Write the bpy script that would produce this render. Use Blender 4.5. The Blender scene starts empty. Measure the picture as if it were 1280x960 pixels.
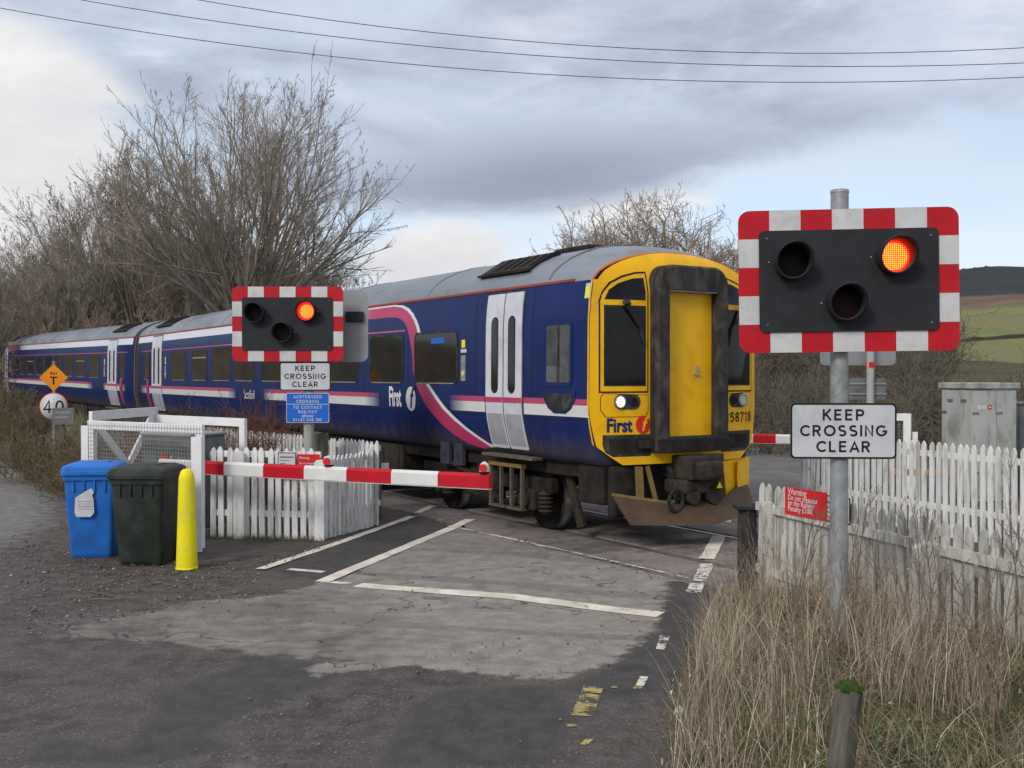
import bpy, bmesh, math, random
import numpy as np
from mathutils import Vector, Matrix
from math import sin, cos, pi, radians, atan
rnd = random.Random(7); RS = np.random.RandomState(5)
S = bpy.context.scene; COL = S.collection
# ---------------------------------------------------------------- camera, light, exposure
F_PX = 1315.0; HC = 2.045; TH = atan(10.4/F_PX)
cam = bpy.data.cameras.new('camera'); cam.sensor_width = 36; cam.lens = 36*F_PX/1280
cam.clip_start = .05; cam.clip_end = 5000
co = bpy.data.objects.new('camera', cam); COL.objects.link(co); co.location = (0, 0, HC)
co.rotation_euler = (pi/2-TH, 0, 0); S.camera = co
S.view_settings.view_transform = 'Standard'; S.view_settings.look = 'None'
S.view_settings.exposure = 0.18; S.view_settings.gamma = 1.0
SUN_EL, SUN_AZ = radians(34), radians(215)      # azimuth clockwise from +Y (behind the camera, to the left)
sl = bpy.data.lights.new('sun', 'SUN'); sl.energy = 1.7; sl.angle = radians(16); sl.color = (1, .94, .86)
so = bpy.data.objects.new('sun', sl); COL.objects.link(so)
sd = Vector((sin(SUN_AZ)*cos(SUN_EL), cos(SUN_AZ)*cos(SUN_EL), sin(SUN_EL)))
so.rotation_euler = sd.to_track_quat('Z', 'Y').to_euler()

def lin(c):
    c = c/255.; return c/12.92 if c <= .04045 else ((c+.055)/1.055)**2.4
def sr(r, g, b): return (lin(r), lin(g), lin(b), 1)

class NT:
    """small node-tree writer"""
    def __init__(s, tree): s.t = tree; s.n = tree.nodes; s.l = tree.links
    def node(s, typ, **kw):
        nd = s.n.new(typ)
        for k, v in kw.items(): setattr(nd, k, v)
        return nd
    def put(s, sock, v):
        if isinstance(v, bpy.types.NodeSocket): s.l.new(v, sock)
        elif v is not None:
            try: sock.default_value = v
            except Exception: sock.default_value = v[:3]
    def m(s, op, a, b=None, c=None, clamp=False):
        nd = s.node('ShaderNodeMath', operation=op, use_clamp=clamp)
        for i, v in enumerate((a, b, c)):
            if v is not None: s.put(nd.inputs[i], v)
        return nd.outputs[0]
    def mix(s, f, a, b, mode='MIX'):
        nd = s.node('ShaderNodeMix', data_type='RGBA', blend_type=mode)
        s.put(nd.inputs[0], f); s.put(nd.inputs[6], a); s.put(nd.inputs[7], b); return nd.outputs[2]
    def noise(s, vec, scale, detail=4, rough=.55, dist=0.):
        nd = s.node('ShaderNodeTexNoise'); s.put(nd.inputs['Vector'], vec)
        nd.inputs['Scale'].default_value = scale; nd.inputs['Detail'].default_value = detail
        nd.inputs['Roughness'].default_value = rough; nd.inputs['Distortion'].default_value = dist
        return nd.outputs[0]
    def ss(s, v, lo, hi, a=0., b=1.):
        nd = s.node('ShaderNodeMapRange', interpolation_type='SMOOTHSTEP')
        s.put(nd.inputs[0], v); s.put(nd.inputs[1], lo); s.put(nd.inputs[2], hi)
        nd.inputs[3].default_value = a; nd.inputs[4].default_value = b; return nd.outputs[0]
    def scalevec(s, v, sc):
        nd = s.node('ShaderNodeVectorMath', operation='MULTIPLY'); s.put(nd.inputs[0], v); nd.inputs[1].default_value = sc
        return nd.outputs[0]

# ---------------------------------------------------------------- world: sky with cloud layers laid out by azimuth and elevation
W = bpy.data.worlds.new('World'); S.world = W; W.use_nodes = True
t = NT(W.node_tree); t.n.clear()
tc = t.node('ShaderNodeTexCoord'); D = tc.outputs['Generated']
sp = t.node('ShaderNodeSeparateXYZ'); t.put(sp.inputs[0], D)
az = t.m('MULTIPLY', t.m('ARCTAN2', sp.outputs[0], sp.outputs[1]), 57.2958)
el = t.m('MULTIPLY', t.m('ARCSINE', sp.outputs[2]), 57.2958)
sky = t.node('ShaderNodeTexSky', sky_type='NISHITA', sun_disc=False)
sky.sun_elevation = SUN_EL; sky.sun_rotation = SUN_AZ; sky.air_density = 1.0; sky.dust_density = 1.2; sky.ozone_density = 1.6
blue = t.node('ShaderNodeVectorMath', operation='SCALE'); t.put(blue.inputs[0], sky.outputs[0]); blue.inputs['Scale'].default_value = 1.0
V = t.scalevec(D, (1, 1, 2.6))
n1 = t.noise(V, 3.2, 6, .55, .3); n2 = t.noise(V, 1.4, 3, .5); n3 = t.noise(V, 8.5, 5, .6, .4); n4 = t.noise(t.scalevec(D, (1, 1, 4)), 2.2, 5, .55)
K = 10.0        # cloud radiances are written as seen and divided by the background strength
def cc(r, g, b, k=1.): return (lin(r)*K*k, lin(g)*K*k, lin(b)*K*k, 1)
def gauss(a0, e0, sa, se):
    x = t.m('DIVIDE', t.m('SUBTRACT', az, a0), sa); y = t.m('DIVIDE', t.m('SUBTRACT', el, e0), se)
    return t.m('EXPONENT', t.m('MULTIPLY', t.m('ADD', t.m('MULTIPLY', x, x), t.m('MULTIPLY', y, y)), -1.0))
wob = t.m('MULTIPLY', t.m('SUBTRACT', n1, .5), 9.0)
elw = t.m('ADD', el, wob)
# thin bright veil over the blue, thicker towards the horizon
veil = t.ss(el, 16.0, 1.0, .5, .95)
veil = t.m('MULTIPLY', veil, t.ss(n4, .25, .6, .75, 1.0))
base = t.mix(veil, blue.outputs[0], cc(226, 236, 246))
gap = t.m('MAXIMUM', gauss(-7.5, 8.2, 3.2, 1.3), gauss(14, 8.5, 12, 1.6))
base = t.mix(t.m('MULTIPLY', gap, .7), base, cc(196, 222, 247))
# low cream cumulus banks
cum = t.m('ADD', gauss(-27, 13, 8.5, 5.8), t.m('MULTIPLY', gauss(-4.0, 6.4, 3.6, 2.0), 1.35)); cum = t.m('ADD', cum, t.m('MULTIPLY', gauss(6, 9.0, 6, 1.6), .8))
cum = t.m('ADD', cum, t.m('MULTIPLY', gauss(-22, 6, 9, 4), .8))
cm = t.ss(t.m('ADD', cum, t.m('MULTIPLY', t.m('SUBTRACT', n3, .5), .9)), .3, .75)
base = t.mix(cm, base, t.mix(t.ss(n1, .35, .65), cc(212, 212, 216), cc(236, 236, 236)))
# the grey deck: its lower edge sinks towards the middle of the picture and lifts to the right
edge = t.m('ADD', t.ss(az, -1, 24, 8.6, 12.6), t.ss(az, -10, -26, 0, 8.5))
deck = t.ss(t.m('SUBTRACT', t.m('ADD', el, t.m('ADD', t.m('MULTIPLY', wob, .42), t.m('MULTIPLY', t.m('SUBTRACT', n3, .5), 3.2))), edge), -.7, 1.5)
n5 = t.noise(t.scalevec(D, (1, 1, 3.4)), 5.2, 7, .62, .5)
tone = t.ss(t.m('ADD', t.m('MULTIPLY', n1, .45), t.m('ADD', t.m('MULTIPLY', n2, .2), t.m('MULTIPLY', n5, .35))), .38, .60)
gcol = t.mix(tone, cc(156, 165, 185), cc(194, 206, 225))
gcol = t.mix(t.m('MULTIPLY', t.ss(n5, .56, .70), .55), gcol, cc(214, 220, 231))
dark = t.m('MULTIPLY', t.m('ADD', gauss(4, 11.0, 12, 2.4), t.m('MULTIPLY', gauss(-5, 9.5, 10, 1.5), .5)), .8, clamp=True)
gcol = t.mix(dark, gcol, cc(143, 151, 171))
lt = t.m('MULTIPLY', t.m('ADD', t.m('ADD', gauss(1.5, 18, 3.5, 1.1), gauss(25, 17.5, 6, 3)), t.m('MULTIPLY', gauss(-17, 19.5, 7, 1.4), .5)), t.ss(n3, .35, .6, .3, 1.))
gcol = t.mix(t.m('MULTIPLY', lt, .8, clamp=True), gcol, cc(216, 220, 232))
high = t.ss(el, 22, 40); gcol = t.mix(high, gcol, t.mix(tone, cc(190, 196, 210), cc(240, 242, 246)))
allc = t.mix(deck, base, gcol)
bg = t.node('ShaderNodeBackground'); t.put(bg.inputs[0], allc); bg.inputs[1].default_value = 0.1
wo = t.node('ShaderNodeOutputWorld'); t.l.new(bg.outputs[0], wo.inputs[0])

# ---------------------------------------------------------------- helpers
def put(o, parent=None, label=None, cat=None, group=None, kind=None):
    COL.objects.link(o) if o.name not in COL.objects else None
    if parent is not None: o.parent = parent
    if label: o['label'] = label
    if cat: o['category'] = cat
    if group: o['group'] = group
    if kind: o['kind'] = kind
    return o
def thing(name, loc, rz, label, cat, group=None):
    o = bpy.data.objects.new(name, None); o.location = loc; o.rotation_euler = (0, 0, rz); o.empty_display_size = .1
    return put(o, None, label, cat, group)
def mesh_np(name, V, Fc, mats, smooth=False, midx=None, col=None):
    """V (n,3) array, Fc (m,k) array with k 3 or 4 or python list of tuples"""
    me = bpy.data.meshes.new(name)
    if isinstance(Fc, np.ndarray):
        k = Fc.shape[1]; me.vertices.add(len(V)); me.vertices.foreach_set('co', np.asarray(V, np.float32).ravel())
        me.loops.add(Fc.size); me.loops.foreach_set('vertex_index', Fc.astype(np.int32).ravel())
        me.polygons.add(len(Fc)); me.polygons.foreach_set('loop_start', np.arange(0, Fc.size, k, dtype=np.int32))
        try: me.polygons.foreach_set('loop_total', np.full(len(Fc), k, np.int32))
        except Exception: pass
    else: me.from_pydata([tuple(v) for v in V], [], Fc)
    for m in (mats if isinstance(mats, (list, tuple)) else [mats]): me.materials.append(m)
    if midx is not None: me.polygons.foreach_set('material_index', np.asarray(midx, np.int32))
    if smooth: me.polygons.foreach_set('use_smooth', np.ones(len(me.polygons), bool))
    if col is not None:
        a = me.color_attributes.new('col', 'FLOAT_COLOR', 'POINT'); a.data.foreach_set('color', np.asarray(col, np.float32).ravel())
    me.update(calc_edges=True); me.validate(); return me
class MB:
    """collects shapes into one mesh; every shape takes a material index"""
    def __init__(s): s.v = []; s.f = []; s.mi = []; s.sm = []
    def add(s, vs, fs, mi=0, M=None, sm=False):
        b = len(s.v)
        s.v += [tuple(M @ Vector(v)) for v in vs] if M is not None else [tuple(v) for v in vs]
        s.f += [tuple(i+b for i in f) for f in fs]; s.mi += [mi]*len(fs); s.sm += [sm]*len(fs); return s
    def box(s, x0, x1, y0, y1, z0, z1, mi=0, M=None, bev=0):
        if bev:
            bm = bmesh.new(); bmesh.ops.create_cube(bm, size=1)
            for v in bm.verts: v.co = Vector(((x0+x1)/2+v.co.x*(x1-x0), (y0+y1)/2+v.co.y*(y1-y0), (z0+z1)/2+v.co.z*(z1-z0)))
            bmesh.ops.bevel(bm, geom=bm.edges[:], offset=bev, segments=2, affect='EDGES', profile=.5)
            s.bm(bm, mi, M); return s
        vs = [(x, y, z) for z in (z0, z1) for y in (y0, y1) for x in (x0, x1)]
        return s.add(vs, [(0, 2, 3, 1), (4, 5, 7, 6), (0, 1, 5, 4), (2, 6, 7, 3), (0, 4, 6, 2), (1, 3, 7, 5)], mi, M)
    def bm(s, bm, mi=0, M=None, sm=False):
        bm.verts.index_update(); s.add([v.co for v in bm.verts], [[v.index for v in f.verts] for f in bm.faces], mi, M, sm); bm.free()
    def cyl(s, p0, p1, r0, r1=None, n=12, mi=0, cap=True, sm=True, M=None):
        r1 = r0 if r1 is None else r1; p0 = Vector(p0); p1 = Vector(p1); d = (p1-p0).normalized()
        u = d.orthogonal().normalized(); w = d.cross(u)
        vs = []
        for p, r in ((p0, r0), (p1, r1)):
            for i in range(n):
                a = 2*pi*i/n; vs.append(p+u*cos(a)*r+w*sin(a)*r)
        s.add(vs, [(i, (i+1) % n, n+(i+1) % n, n+i) for i in range(n)], mi, M, sm)
        if cap: s.add(vs[:n], [tuple(range(n))[::-1]], mi, M); s.add(vs[n:], [tuple(range(n))], mi, M)
        return s
    def lathe(s, prof, n=20, mi=0, M=None, sm=True):      # prof: (r,z) about z
        vs = []; fs = []
        for r, z in prof:
            for i in range(n): a = 2*pi*i/n; vs.append((r*cos(a), r*sin(a), z))
        for k in range(len(prof)-1):
            for i in range(n): j = (i+1) % n; fs.append((k*n+i, k*n+j, (k+1)*n+j, (k+1)*n+i))
        return s.add(vs, fs, mi, M, sm)
    def bar(s, p0, p1, w, h, mi=0, up=(0, 0, 1)):          # rectangular bar
        p0 = Vector(p0); p1 = Vector(p1); d = (p1-p0).normalized(); x = d.cross(Vector(up))
        if x.length < 1e-4: x = Vector((1, 0, 0))
        x.normalize(); y = x.cross(d)
        vs = [p+x*a*w/2+y*b*h/2 for p in (p0, p1) for a, b in ((-1, -1), (1, -1), (1, 1), (-1, 1))]
        return s.add(vs, [(0, 1, 2, 3), (7, 6, 5, 4), (0, 4, 5, 1), (1, 5, 6, 2), (2, 6, 7, 3), (3, 7, 4, 0)], mi)
    def prism(s, poly, y0, y1, mi=0, M=None):              # poly in (x,z), thickness along y
        n = len(poly); vs = [(x, y0, z) for x, z in poly]+[(x, y1, z) for x, z in poly]
        fs = [tuple(range(n)), tuple(range(2*n-1, n-1, -1))]+[(i, i+n, (i+1) % n+n, (i+1) % n) for i in range(n)]
        return s.add(vs, fs, mi, M)
    def mesh(s, name, mats):
        me = bpy.data.meshes.new(name); me.from_pydata(s.v, [], s.f)
        for m in (mats if isinstance(mats, (list, tuple)) else [mats]): me.materials.append(m)
        me.polygons.foreach_set('material_index', s.mi); me.polygons.foreach_set('use_smooth', s.sm)
        bm = bmesh.new(); bm.from_mesh(me); bmesh.ops.recalc_face_normals(bm, faces=bm.faces[:]); bm.to_mesh(me); bm.free()
        me.update(); return me
    def obj(s, name, mats, parent=None, **kw):
        return put(bpy.data.objects.new(name, s.mesh(name, mats)), parent, **kw)
def rrect(w, h, r, n=5, cx=0, cz=0):
    out = []
    for k, (sx, sz) in enumerate(((1, 1), (-1, 1), (-1, -1), (1, -1))):
        for i in range(n+1):
            a = pi/2*k+pi/2*i/n; out.append((cx+sx*(w/2-r)+r*cos(a), cz+sz*(h/2-r)+r*sin(a)))
    return out
def dupe(o, parent=None):
    c = o.copy(); COL.objects.link(c)
    if parent is not None: c.parent = parent
    for ch in list(o.children): dupe(ch, c)
    return c
def Tr(x=0, y=0, z=0, rz=0, rx=0, ry=0):
    return Matrix.Translation((x, y, z)) @ Matrix.Rotation(rz, 4, 'Z') @ Matrix.Rotation(rx, 4, 'X') @ Matrix.Rotation(ry, 4, 'Y')
def G(px, py):                                            # ground point seen at a place in the survey picture
    y = HC*F_PX/(py-469.6); return ((px-640)/F_PX*y, y)
def X_(px, y): return (px-640)/F_PX*y
def Z_(py, y): return HC+(469.6-py)*y/F_PX
_fc = {}
def text2d(s, size, bold=0.0, align='CENTER', sx=1., shear=0):
    key = (s, size, bold, align, sx, shear)
    if key in _fc: return _fc[key]
    cu = bpy.data.curves.new('lettering', 'FONT'); cu.body = s; cu.size = size; cu.offset = bold*size; cu.align_x = align
    cu.align_y = 'CENTER'; cu.resolution_u = 3; cu.fill_mode = 'FRONT'; cu.shear = shear
    o = bpy.data.objects.new('lettering', cu); COL.objects.link(o)
    bpy.context.view_layer.update(); dg = bpy.context.evaluated_depsgraph_get()
    me = bpy.data.meshes.new_from_object(o.evaluated_get(dg)); bm = bmesh.new(); bm.from_mesh(me)
    bmesh.ops.triangulate(bm, faces=bm.faces[:]); bm.verts.index_update()
    r = ([(v.co.x*sx, v.co.y) for v in bm.verts], [[v.index for v in f.verts] for f in bm.faces])
    bm.free(); bpy.data.objects.remove(o); bpy.data.curves.remove(cu); bpy.data.meshes.remove(me); _fc[key] = r; return r
def flat_text(mb, s, size, x, z, y, mi=0, bold=.012, align='CENTER', sx=1.):   # on a board facing -Y
    v, f = text2d(s, size, bold, align, sx); mb.add([(x+a, y, z+b) for a, b in v], f, mi)

# ---------------------------------------------------------------- materials
def pmat(name, c1, c2=None, scale=6., rough=.7, bump=0., bscale=40., metal=0., spec=None, coat=0., stretch=(1, 1, 1),
         dirt=None, dscale=3., damt=.5, fine=0., rvar=0., dust=None):
    m = bpy.data.materials.new(name); m.use_nodes = True; t = NT(m.node_tree); b = t.n['Principled BSDF']
    tc = t.node('ShaderNodeTexCoord'); oi = t.node('ShaderNodeObjectInfo')
    ad = t.node('ShaderNodeVectorMath', operation='ADD'); t.l.new(tc.outputs['Object'], ad.inputs[0])
    rs = t.m('MULTIPLY', oi.outputs['Random'], 37.); cb = t.node('ShaderNodeCombineXYZ')
    for i in range(3): t.l.new(rs, cb.inputs[i])
    t.l.new(cb.outputs[0], ad.inputs[1]); P = t.scalevec(ad.outputs[0], stretch)
    c = c1
    if c2 is not None: c = t.mix(t.ss(t.noise(P, scale, 5, .6), .3, .7), c1, c2)
    if fine: c = t.mix(t.m('MULTIPLY', t.ss(t.noise(P, scale*14, 3, .7), .35, .65), fine), c, (0, 0, 0, 1), 'MIX')
    if dirt is not None: c = t.mix(t.m('MULTIPLY', t.ss(t.noise(P, dscale, 6, .68, .6), .46, .66), damt), c, dirt)
    if dust is not None:      # brake dust thrown up over the lowest panels, in ragged streaks
        sz = t.node('ShaderNodeSeparateXYZ'); t.l.new(tc.outputs['Object'], sz.inputs[0])
        dd_ = t.m('ADD', t.ss(sz.outputs[2], 1.65, .95), t.m('MULTIPLY', t.m('SUBTRACT', t.noise(t.scalevec(P, (1, 2.2, .5)), 2.5, 6, .7), .55), 1.5))
        c = t.mix(t.m('MULTIPLY', t.ss(dd_, .25, 1.1), .75), c, dust)
    if rvar: c = t.mix(t.m('MULTIPLY', oi.outputs['Random'], rvar), c, (0, 0, 0, 1))
    t.put(b.inputs['Base Color'], c); b.inputs['Roughness'].default_value = rough; b.inputs['Metallic'].default_value = metal
    b.inputs['Specular IOR Level'].default_value = .2 if spec is None else spec
    if coat: b.inputs['Coat Weight'].default_value = coat*.35; b.inputs['Coat Roughness'].default_value = .12
    if bump:
        bp = t.node('ShaderNodeBump'); bp.inputs['Strength'].default_value = bump; bp.inputs['Distance'].default_value = .01
        t.put(bp.inputs['Height'], t.noise(P, bscale, 5, .65)); t.l.new(bp.outputs[0], b.inputs['Normal'])
    return m
def vmat(name, rough=.9, mul=1., trans=0.):               # colour comes from the mesh's own colour attribute
    m = bpy.data.materials.new(name); m.use_nodes = True; t = NT(m.node_tree); b = t.n['Principled BSDF']
    a = t.node('ShaderNodeAttribute', attribute_name='col'); t.l.new(a.outputs[0], b.inputs['Base Color'])
    b.inputs['Roughness'].default_value = rough; b.inputs['Specular IOR Level'].default_value = .2; return m
M = {}
M['white'] = pmat('white_paint', (.82, .82, .82, 1), (.76, .76, .76, 1), 5, .5, .1, 30, dirt=(.42, .41, .37, 1), dscale=7, damt=.22)
M['picket'] = pmat('picket_paint', (.82, .82, .82, 1), (.70, .71, .70, 1), 5, .65, .35, 30, stretch=(3, 3, .6), dirt=(.25, .24, .17, 1), dscale=3.0, damt=.6, rvar=.12)
M['picket_old'] = pmat('weathered_picket_paint', (.62, .61, .57, 1), (.46, .45, .41, 1), 5, .75, .5, 30, stretch=(3, 3, .5), dirt=(.16, .14, .10, 1), dscale=4, damt=.75, rvar=.2)
M['blue'] = pmat('blue_coach_paint', (.009, .020, .100, 1), (.011, .025, .12, 1), 1.2, .38, .02, 1.5, coat=.12, spec=.12, dirt=(.022, .026, .06, 1), dscale=1.6, damt=.45, dust=(.075, .058, .042, 1))
M['pink'] = pmat('pink_vinyl', (.46, .045, .13, 1), (.40, .04, .115, 1), 3, .35, 0, coat=.2)
M['cream'] = pmat('white_vinyl', (.70, .70, .70, 1), (.62, .61, .58, 1), 3, .35, 0, coat=.2)
M['lilac'] = pmat('silver_white_vinyl', (.66, .66, .74, 1), (.56, .56, .64, 1), 3, .35)
M['yellow'] = pmat('warning_yellow_paint', (.84, .46, .004, 1), (.78, .41, .004, 1), 3, .35, .05, 20, coat=.3, dirt=(.42, .22, .02, 1), dscale=3.0, damt=.28)
M['orange'] = pmat('orange_line_paint', (.50, .15, .04, 1), None, 3, .5)
M['orangesign'] = pmat('orange_sign_sheet', (.78, .27, .01, 1), (.70, .24, .01, 1), 3, .5)
M['tanwood'] = pmat('orange_brown_timber', (.42, .20, .08, 1), (.30, .15, .07, 1), 5, .8)
M['redline'] = pmat('rusty_red_paint', (.33, .06, .035, 1), None, 3, .5)
M['roof'] = pmat('roof_grey_paint', (.23, .25, .29, 1), (.17, .19, .22, 1), 1.5, .42, .05, 10, dirt=(.12, .11, .11, 1), dscale=2.2, damt=.6, stretch=(1, .3, 1))
M['glass'] = pmat('dark_glass', (.006, .007, .008, 1), (.022, .018, .014, 1), 1.5, .06, 0, spec=.3)
M['screen'] = pmat('windscreen_glass', (.004, .005, .006, 1), (.012, .012, .012, 1), 3, .05, 0, spec=.2)
M['glass2'] = pmat('grey_glass', (.05, .055, .06, 1), (.10, .105, .11, 1), 3, .06, 0, spec=.6)
M['rubber'] = pmat('black_rubber', (.018, .018, .018, 1), (.03, .03, .03, 1), 6, .6, .3, 30, dirt=(.11, .10, .09, 1), dscale=5, damt=.5)
M['gangrub'] = pmat('gangway_rubber', (.022, .02, .019, 1), (.042, .037, .034, 1), 5, .7, .5, 18, dirt=(.20, .18, .16, 1), dscale=5, damt=.25, stretch=(1, 1, .5))
M['under'] = pmat('underframe_grime', (.014, .012, .011, 1), (.030, .025, .021, 1), 5, .85, .5, 30)
M['under2'] = pmat('underframe_brown_dust', (.026, .021, .017, 1), (.052, .042, .032, 1), 5, .9, .5, 30)
M['plough'] = pmat('brown_rusty_steel', (.060, .037, .024, 1), (.095, .060, .036, 1), 3, .6, .3, 25, dirt=(.06, .04, .03, 1), dscale=4, damt=.6)
M['steel'] = pmat('galvanised_steel', (.36, .37, .38, 1), (.27, .28, .29, 1), 12, .5, .2, 40, metal=.35, dirt=(.16, .15, .13, 1), dscale=5, damt=.5)
M['tan'] = pmat('dusty_tan_steel', (.13, .105, .078, 1), (.085, .068, .05, 1), 6, .7, .3, 30)
M['mustard'] = pmat('dull_yellow_steel', (.26, .17, .035, 1), (.15, .11, .045, 1), 6, .7, .3, 30)
M['door'] = pmat('door_silver_paint', (.60, .60, .66, 1), (.54, .54, .60, 1), 3, .35, dirt=(.28, .27, .27, 1), dscale=2.2, damt=.35)
M['doorlow'] = pmat('door_lower_grey_paint', (.36, .36, .40, 1), (.28, .28, .31, 1), 3, .45)
M['bluebin'] = pmat('blue_plastic', (.025, .165, .56, 1), (.02, .14, .49, 1), 4, .42, .1, 60, dirt=(.03, .10, .30, 1), dscale=4, damt=.6)
M['greenbin'] = pmat('dark_green_plastic', (.019, .026, .021, 1), (.028, .036, .03, 1), 4, .5, .1, 60, dirt=(.06, .065, .055, 1), dscale=4, damt=.5)
M['yelplastic'] = pmat('yellow_plastic', (.84, .74, .012, 1), (.80, .68, .012, 1), 4, .45, .1, 50, dirt=(.5, .47, .12, 1), dscale=6, damt=.4)
M['sticker'] = pmat('torn_paper_label', (.66, .66, .68, 1), (.52, .53, .57, 1), 14, .8, .3, 60)
M['red'] = pmat('red_reflective_sheet', (.50, .012, .022, 1), (.44, .01, .018, 1), 5, .4, dirt=(.25, .02, .02, 1), dscale=6, damt=.3)
M['refwhite'] = pmat('white_reflective_sheet', (.60, .60, .60, 1), (.53, .53, .53, 1), 5, .4, dirt=(.35, .34, .32, 1), dscale=6, damt=.35)
M['black'] = pmat('matt_black_board', (.020, .022, .025, 1), (.027, .029, .033, 1), 8, .6, .1, 80)
M['ink'] = pmat('black_ink', (.014, .014, .016, 1), None, 8, .6)
M['signgrey'] = pmat('grey_white_sign_face', (.56, .57, .60, 1), (.50, .51, .54, 1), 5, .5, dirt=(.38, .37, .35, 1), dscale=5, damt=.4)
M['signblue'] = pmat('blue_sign_face', (.015, .13, .55, 1), (.015, .12, .5, 1), 5, .45)
M['signred'] = pmat('red_sign_face', (.62, .02, .02, 1), (.55, .02, .02, 1), 5, .45)
M['backgrey'] = pmat('grey_aluminium_back', (.30, .31, .32, 1), (.25, .26, .27, 1), 3, .5, .05, 20, metal=.2)
M['wood'] = pmat('grey_weathered_timber', (.17, .155, .13, 1), (.10, .09, .075, 1), 6, .9, .7, 30, stretch=(4, 4, .6), dirt=(.05, .05, .035, 1), dscale=5, damt=.6)
M['darkwood'] = pmat('black_tarred_timber', (.022, .022, .024, 1), (.04, .038, .036, 1), 6, .8, .5, 30)
M['moss'] = pmat('green_moss', (.022, .045, .008, 1), (.05, .085, .015, 1), 30, 1., 1., 60)
M['cabinet'] = pmat('grey_cabinet_paint', (.42, .43, .41, 1), (.34, .35, .33, 1), 3, .7, .1, 20, dirt=(.17, .17, .13, 1), dscale=3, damt=.7, stretch=(1, 1, .4))
M['machine'] = pmat('machine_grey_paint', (.17, .18, .18, 1), (.13, .135, .135, 1), 4, .6, .1, 20, dirt=(.08, .08, .07, 1), dscale=4, damt=.5)
M['bark'] = pmat('grey_brown_bark', (.105, .09, .07, 1), (.17, .15, .12, 1), 3, .95, .6, 20, stretch=(3, 3, .7), dirt=(.10, .12, .06, 1), dscale=2, damt=.6)
M['twig'] = pmat('brown_grey_twigs', (.24, .20, .17, 1), (.34, .295, .25, 1), .4, .95)
M['twigred'] = pmat('reddish_twigs', (.27, .205, .165, 1), (.36, .285, .23, 1), .4, .95)
M['sapling'] = pmat('pale_sapling_bark', (.22, .20, .16, 1), (.31, .29, .235, 1), .4, .95)
M['scrubtwig'] = pmat('dull_scrub_stems', (.125, .11, .082, 1), (.19, .165, .125, 1), .3, 1.)
M['wire'] = pmat('dark_cable', (.06, .06, .065, 1), None, 3, .6)
M['rail'] = pmat('rusty_rail_side', (.09, .05, .035, 1), (.05, .035, .03, 1), 6, .8, .3, 30)
M['railtop'] = pmat('polished_rail_head', (.42, .43, .46, 1), None, 3, .28, metal=.8)
M['panel'] = pmat('worn_crossing_panel', (.27, .23, .21, 1), (.19, .16, .15, 1), 1.6, .85, .5, 60, dirt=(.07, .065, .065, 1), dscale=2.2, damt=.7, fine=.25)
M['ballast'] = pmat('grey_ballast', (.14, .13, .12, 1), (.07, .062, .058, 1), 14, .95, 1., 30)
M['sleeper'] = pmat('concrete_sleeper', (.2, .19, .18, 1), (.13, .12, .11, 1), 5, .9, .4, 30)
M['stalk'] = vmat('dry_grass', .9)
def emis(name, c, st):
    m = bpy.data.materials.new(name); m.use_nodes = True; b = m.node_tree.nodes['Principled BSDF']
    b.inputs['Base Color'].default_value = (.2, .2, .2, 1); b.inputs['Emission Color'].default_value = c; b.inputs['Emission Strength'].default_value = st; return m
M['headlamp'] = emis('lit_headlamp', (1, .98, .9, 1), 6)
M['lampoff'] = pmat('clear_lamp_lens', (.45, .46, .48, 1), (.6, .6, .62, 1), 20, .15, metal=.5)
m = bpy.data.materials.new('lit_red_led_lens'); m.use_nodes = True; M['led'] = m; t = NT(m.node_tree); b = t.n['Principled BSDF']
tc = t.node('ShaderNodeTexCoord'); sp = t.node('ShaderNodeSeparateXYZ'); t.l.new(tc.outputs['Object'], sp.inputs[0])
gx = t.m('ABSOLUTE', t.m('SINE', t.m('MULTIPLY', sp.outputs[0], pi/.0125))); gz = t.m('ABSOLUTE', t.m('SINE', t.m('MULTIPLY', sp.outputs[2], pi/.0125)))
dot = t.ss(t.m('MULTIPLY', gx, gz), .2, .7)
rr = t.m('SQRT', t.m('ADD', t.m('MULTIPLY', sp.outputs[0], sp.outputs[0]), t.m('MULTIPLY', sp.outputs[2], sp.outputs[2])))
rim = t.ss(rr, .098, .082)
ec = t.mix(t.m('MULTIPLY', dot, rim), (1.0, .004, .003, 1), (1.0, .115, .009, 1))
t.put(b.inputs['Emission Color'], ec); t.put(b.inputs['Emission Strength'], t.m('ADD', t.m('MULTIPLY', t.m('MULTIPLY', dot, rim), 1.0), 6.5)); b.inputs['Base Color'].default_value = (.3, .02, .02, 1)
M['lensdark'] = pmat('unlit_lamp_lens', (.008, .005, .005, 1), (.012, .008, .006, 1), 40, .6)
M['lensamber'] = pmat('unlit_amber_lens', (.028, .009, .005, 1), (.014, .006, .005, 1), 40, .6)

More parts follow.
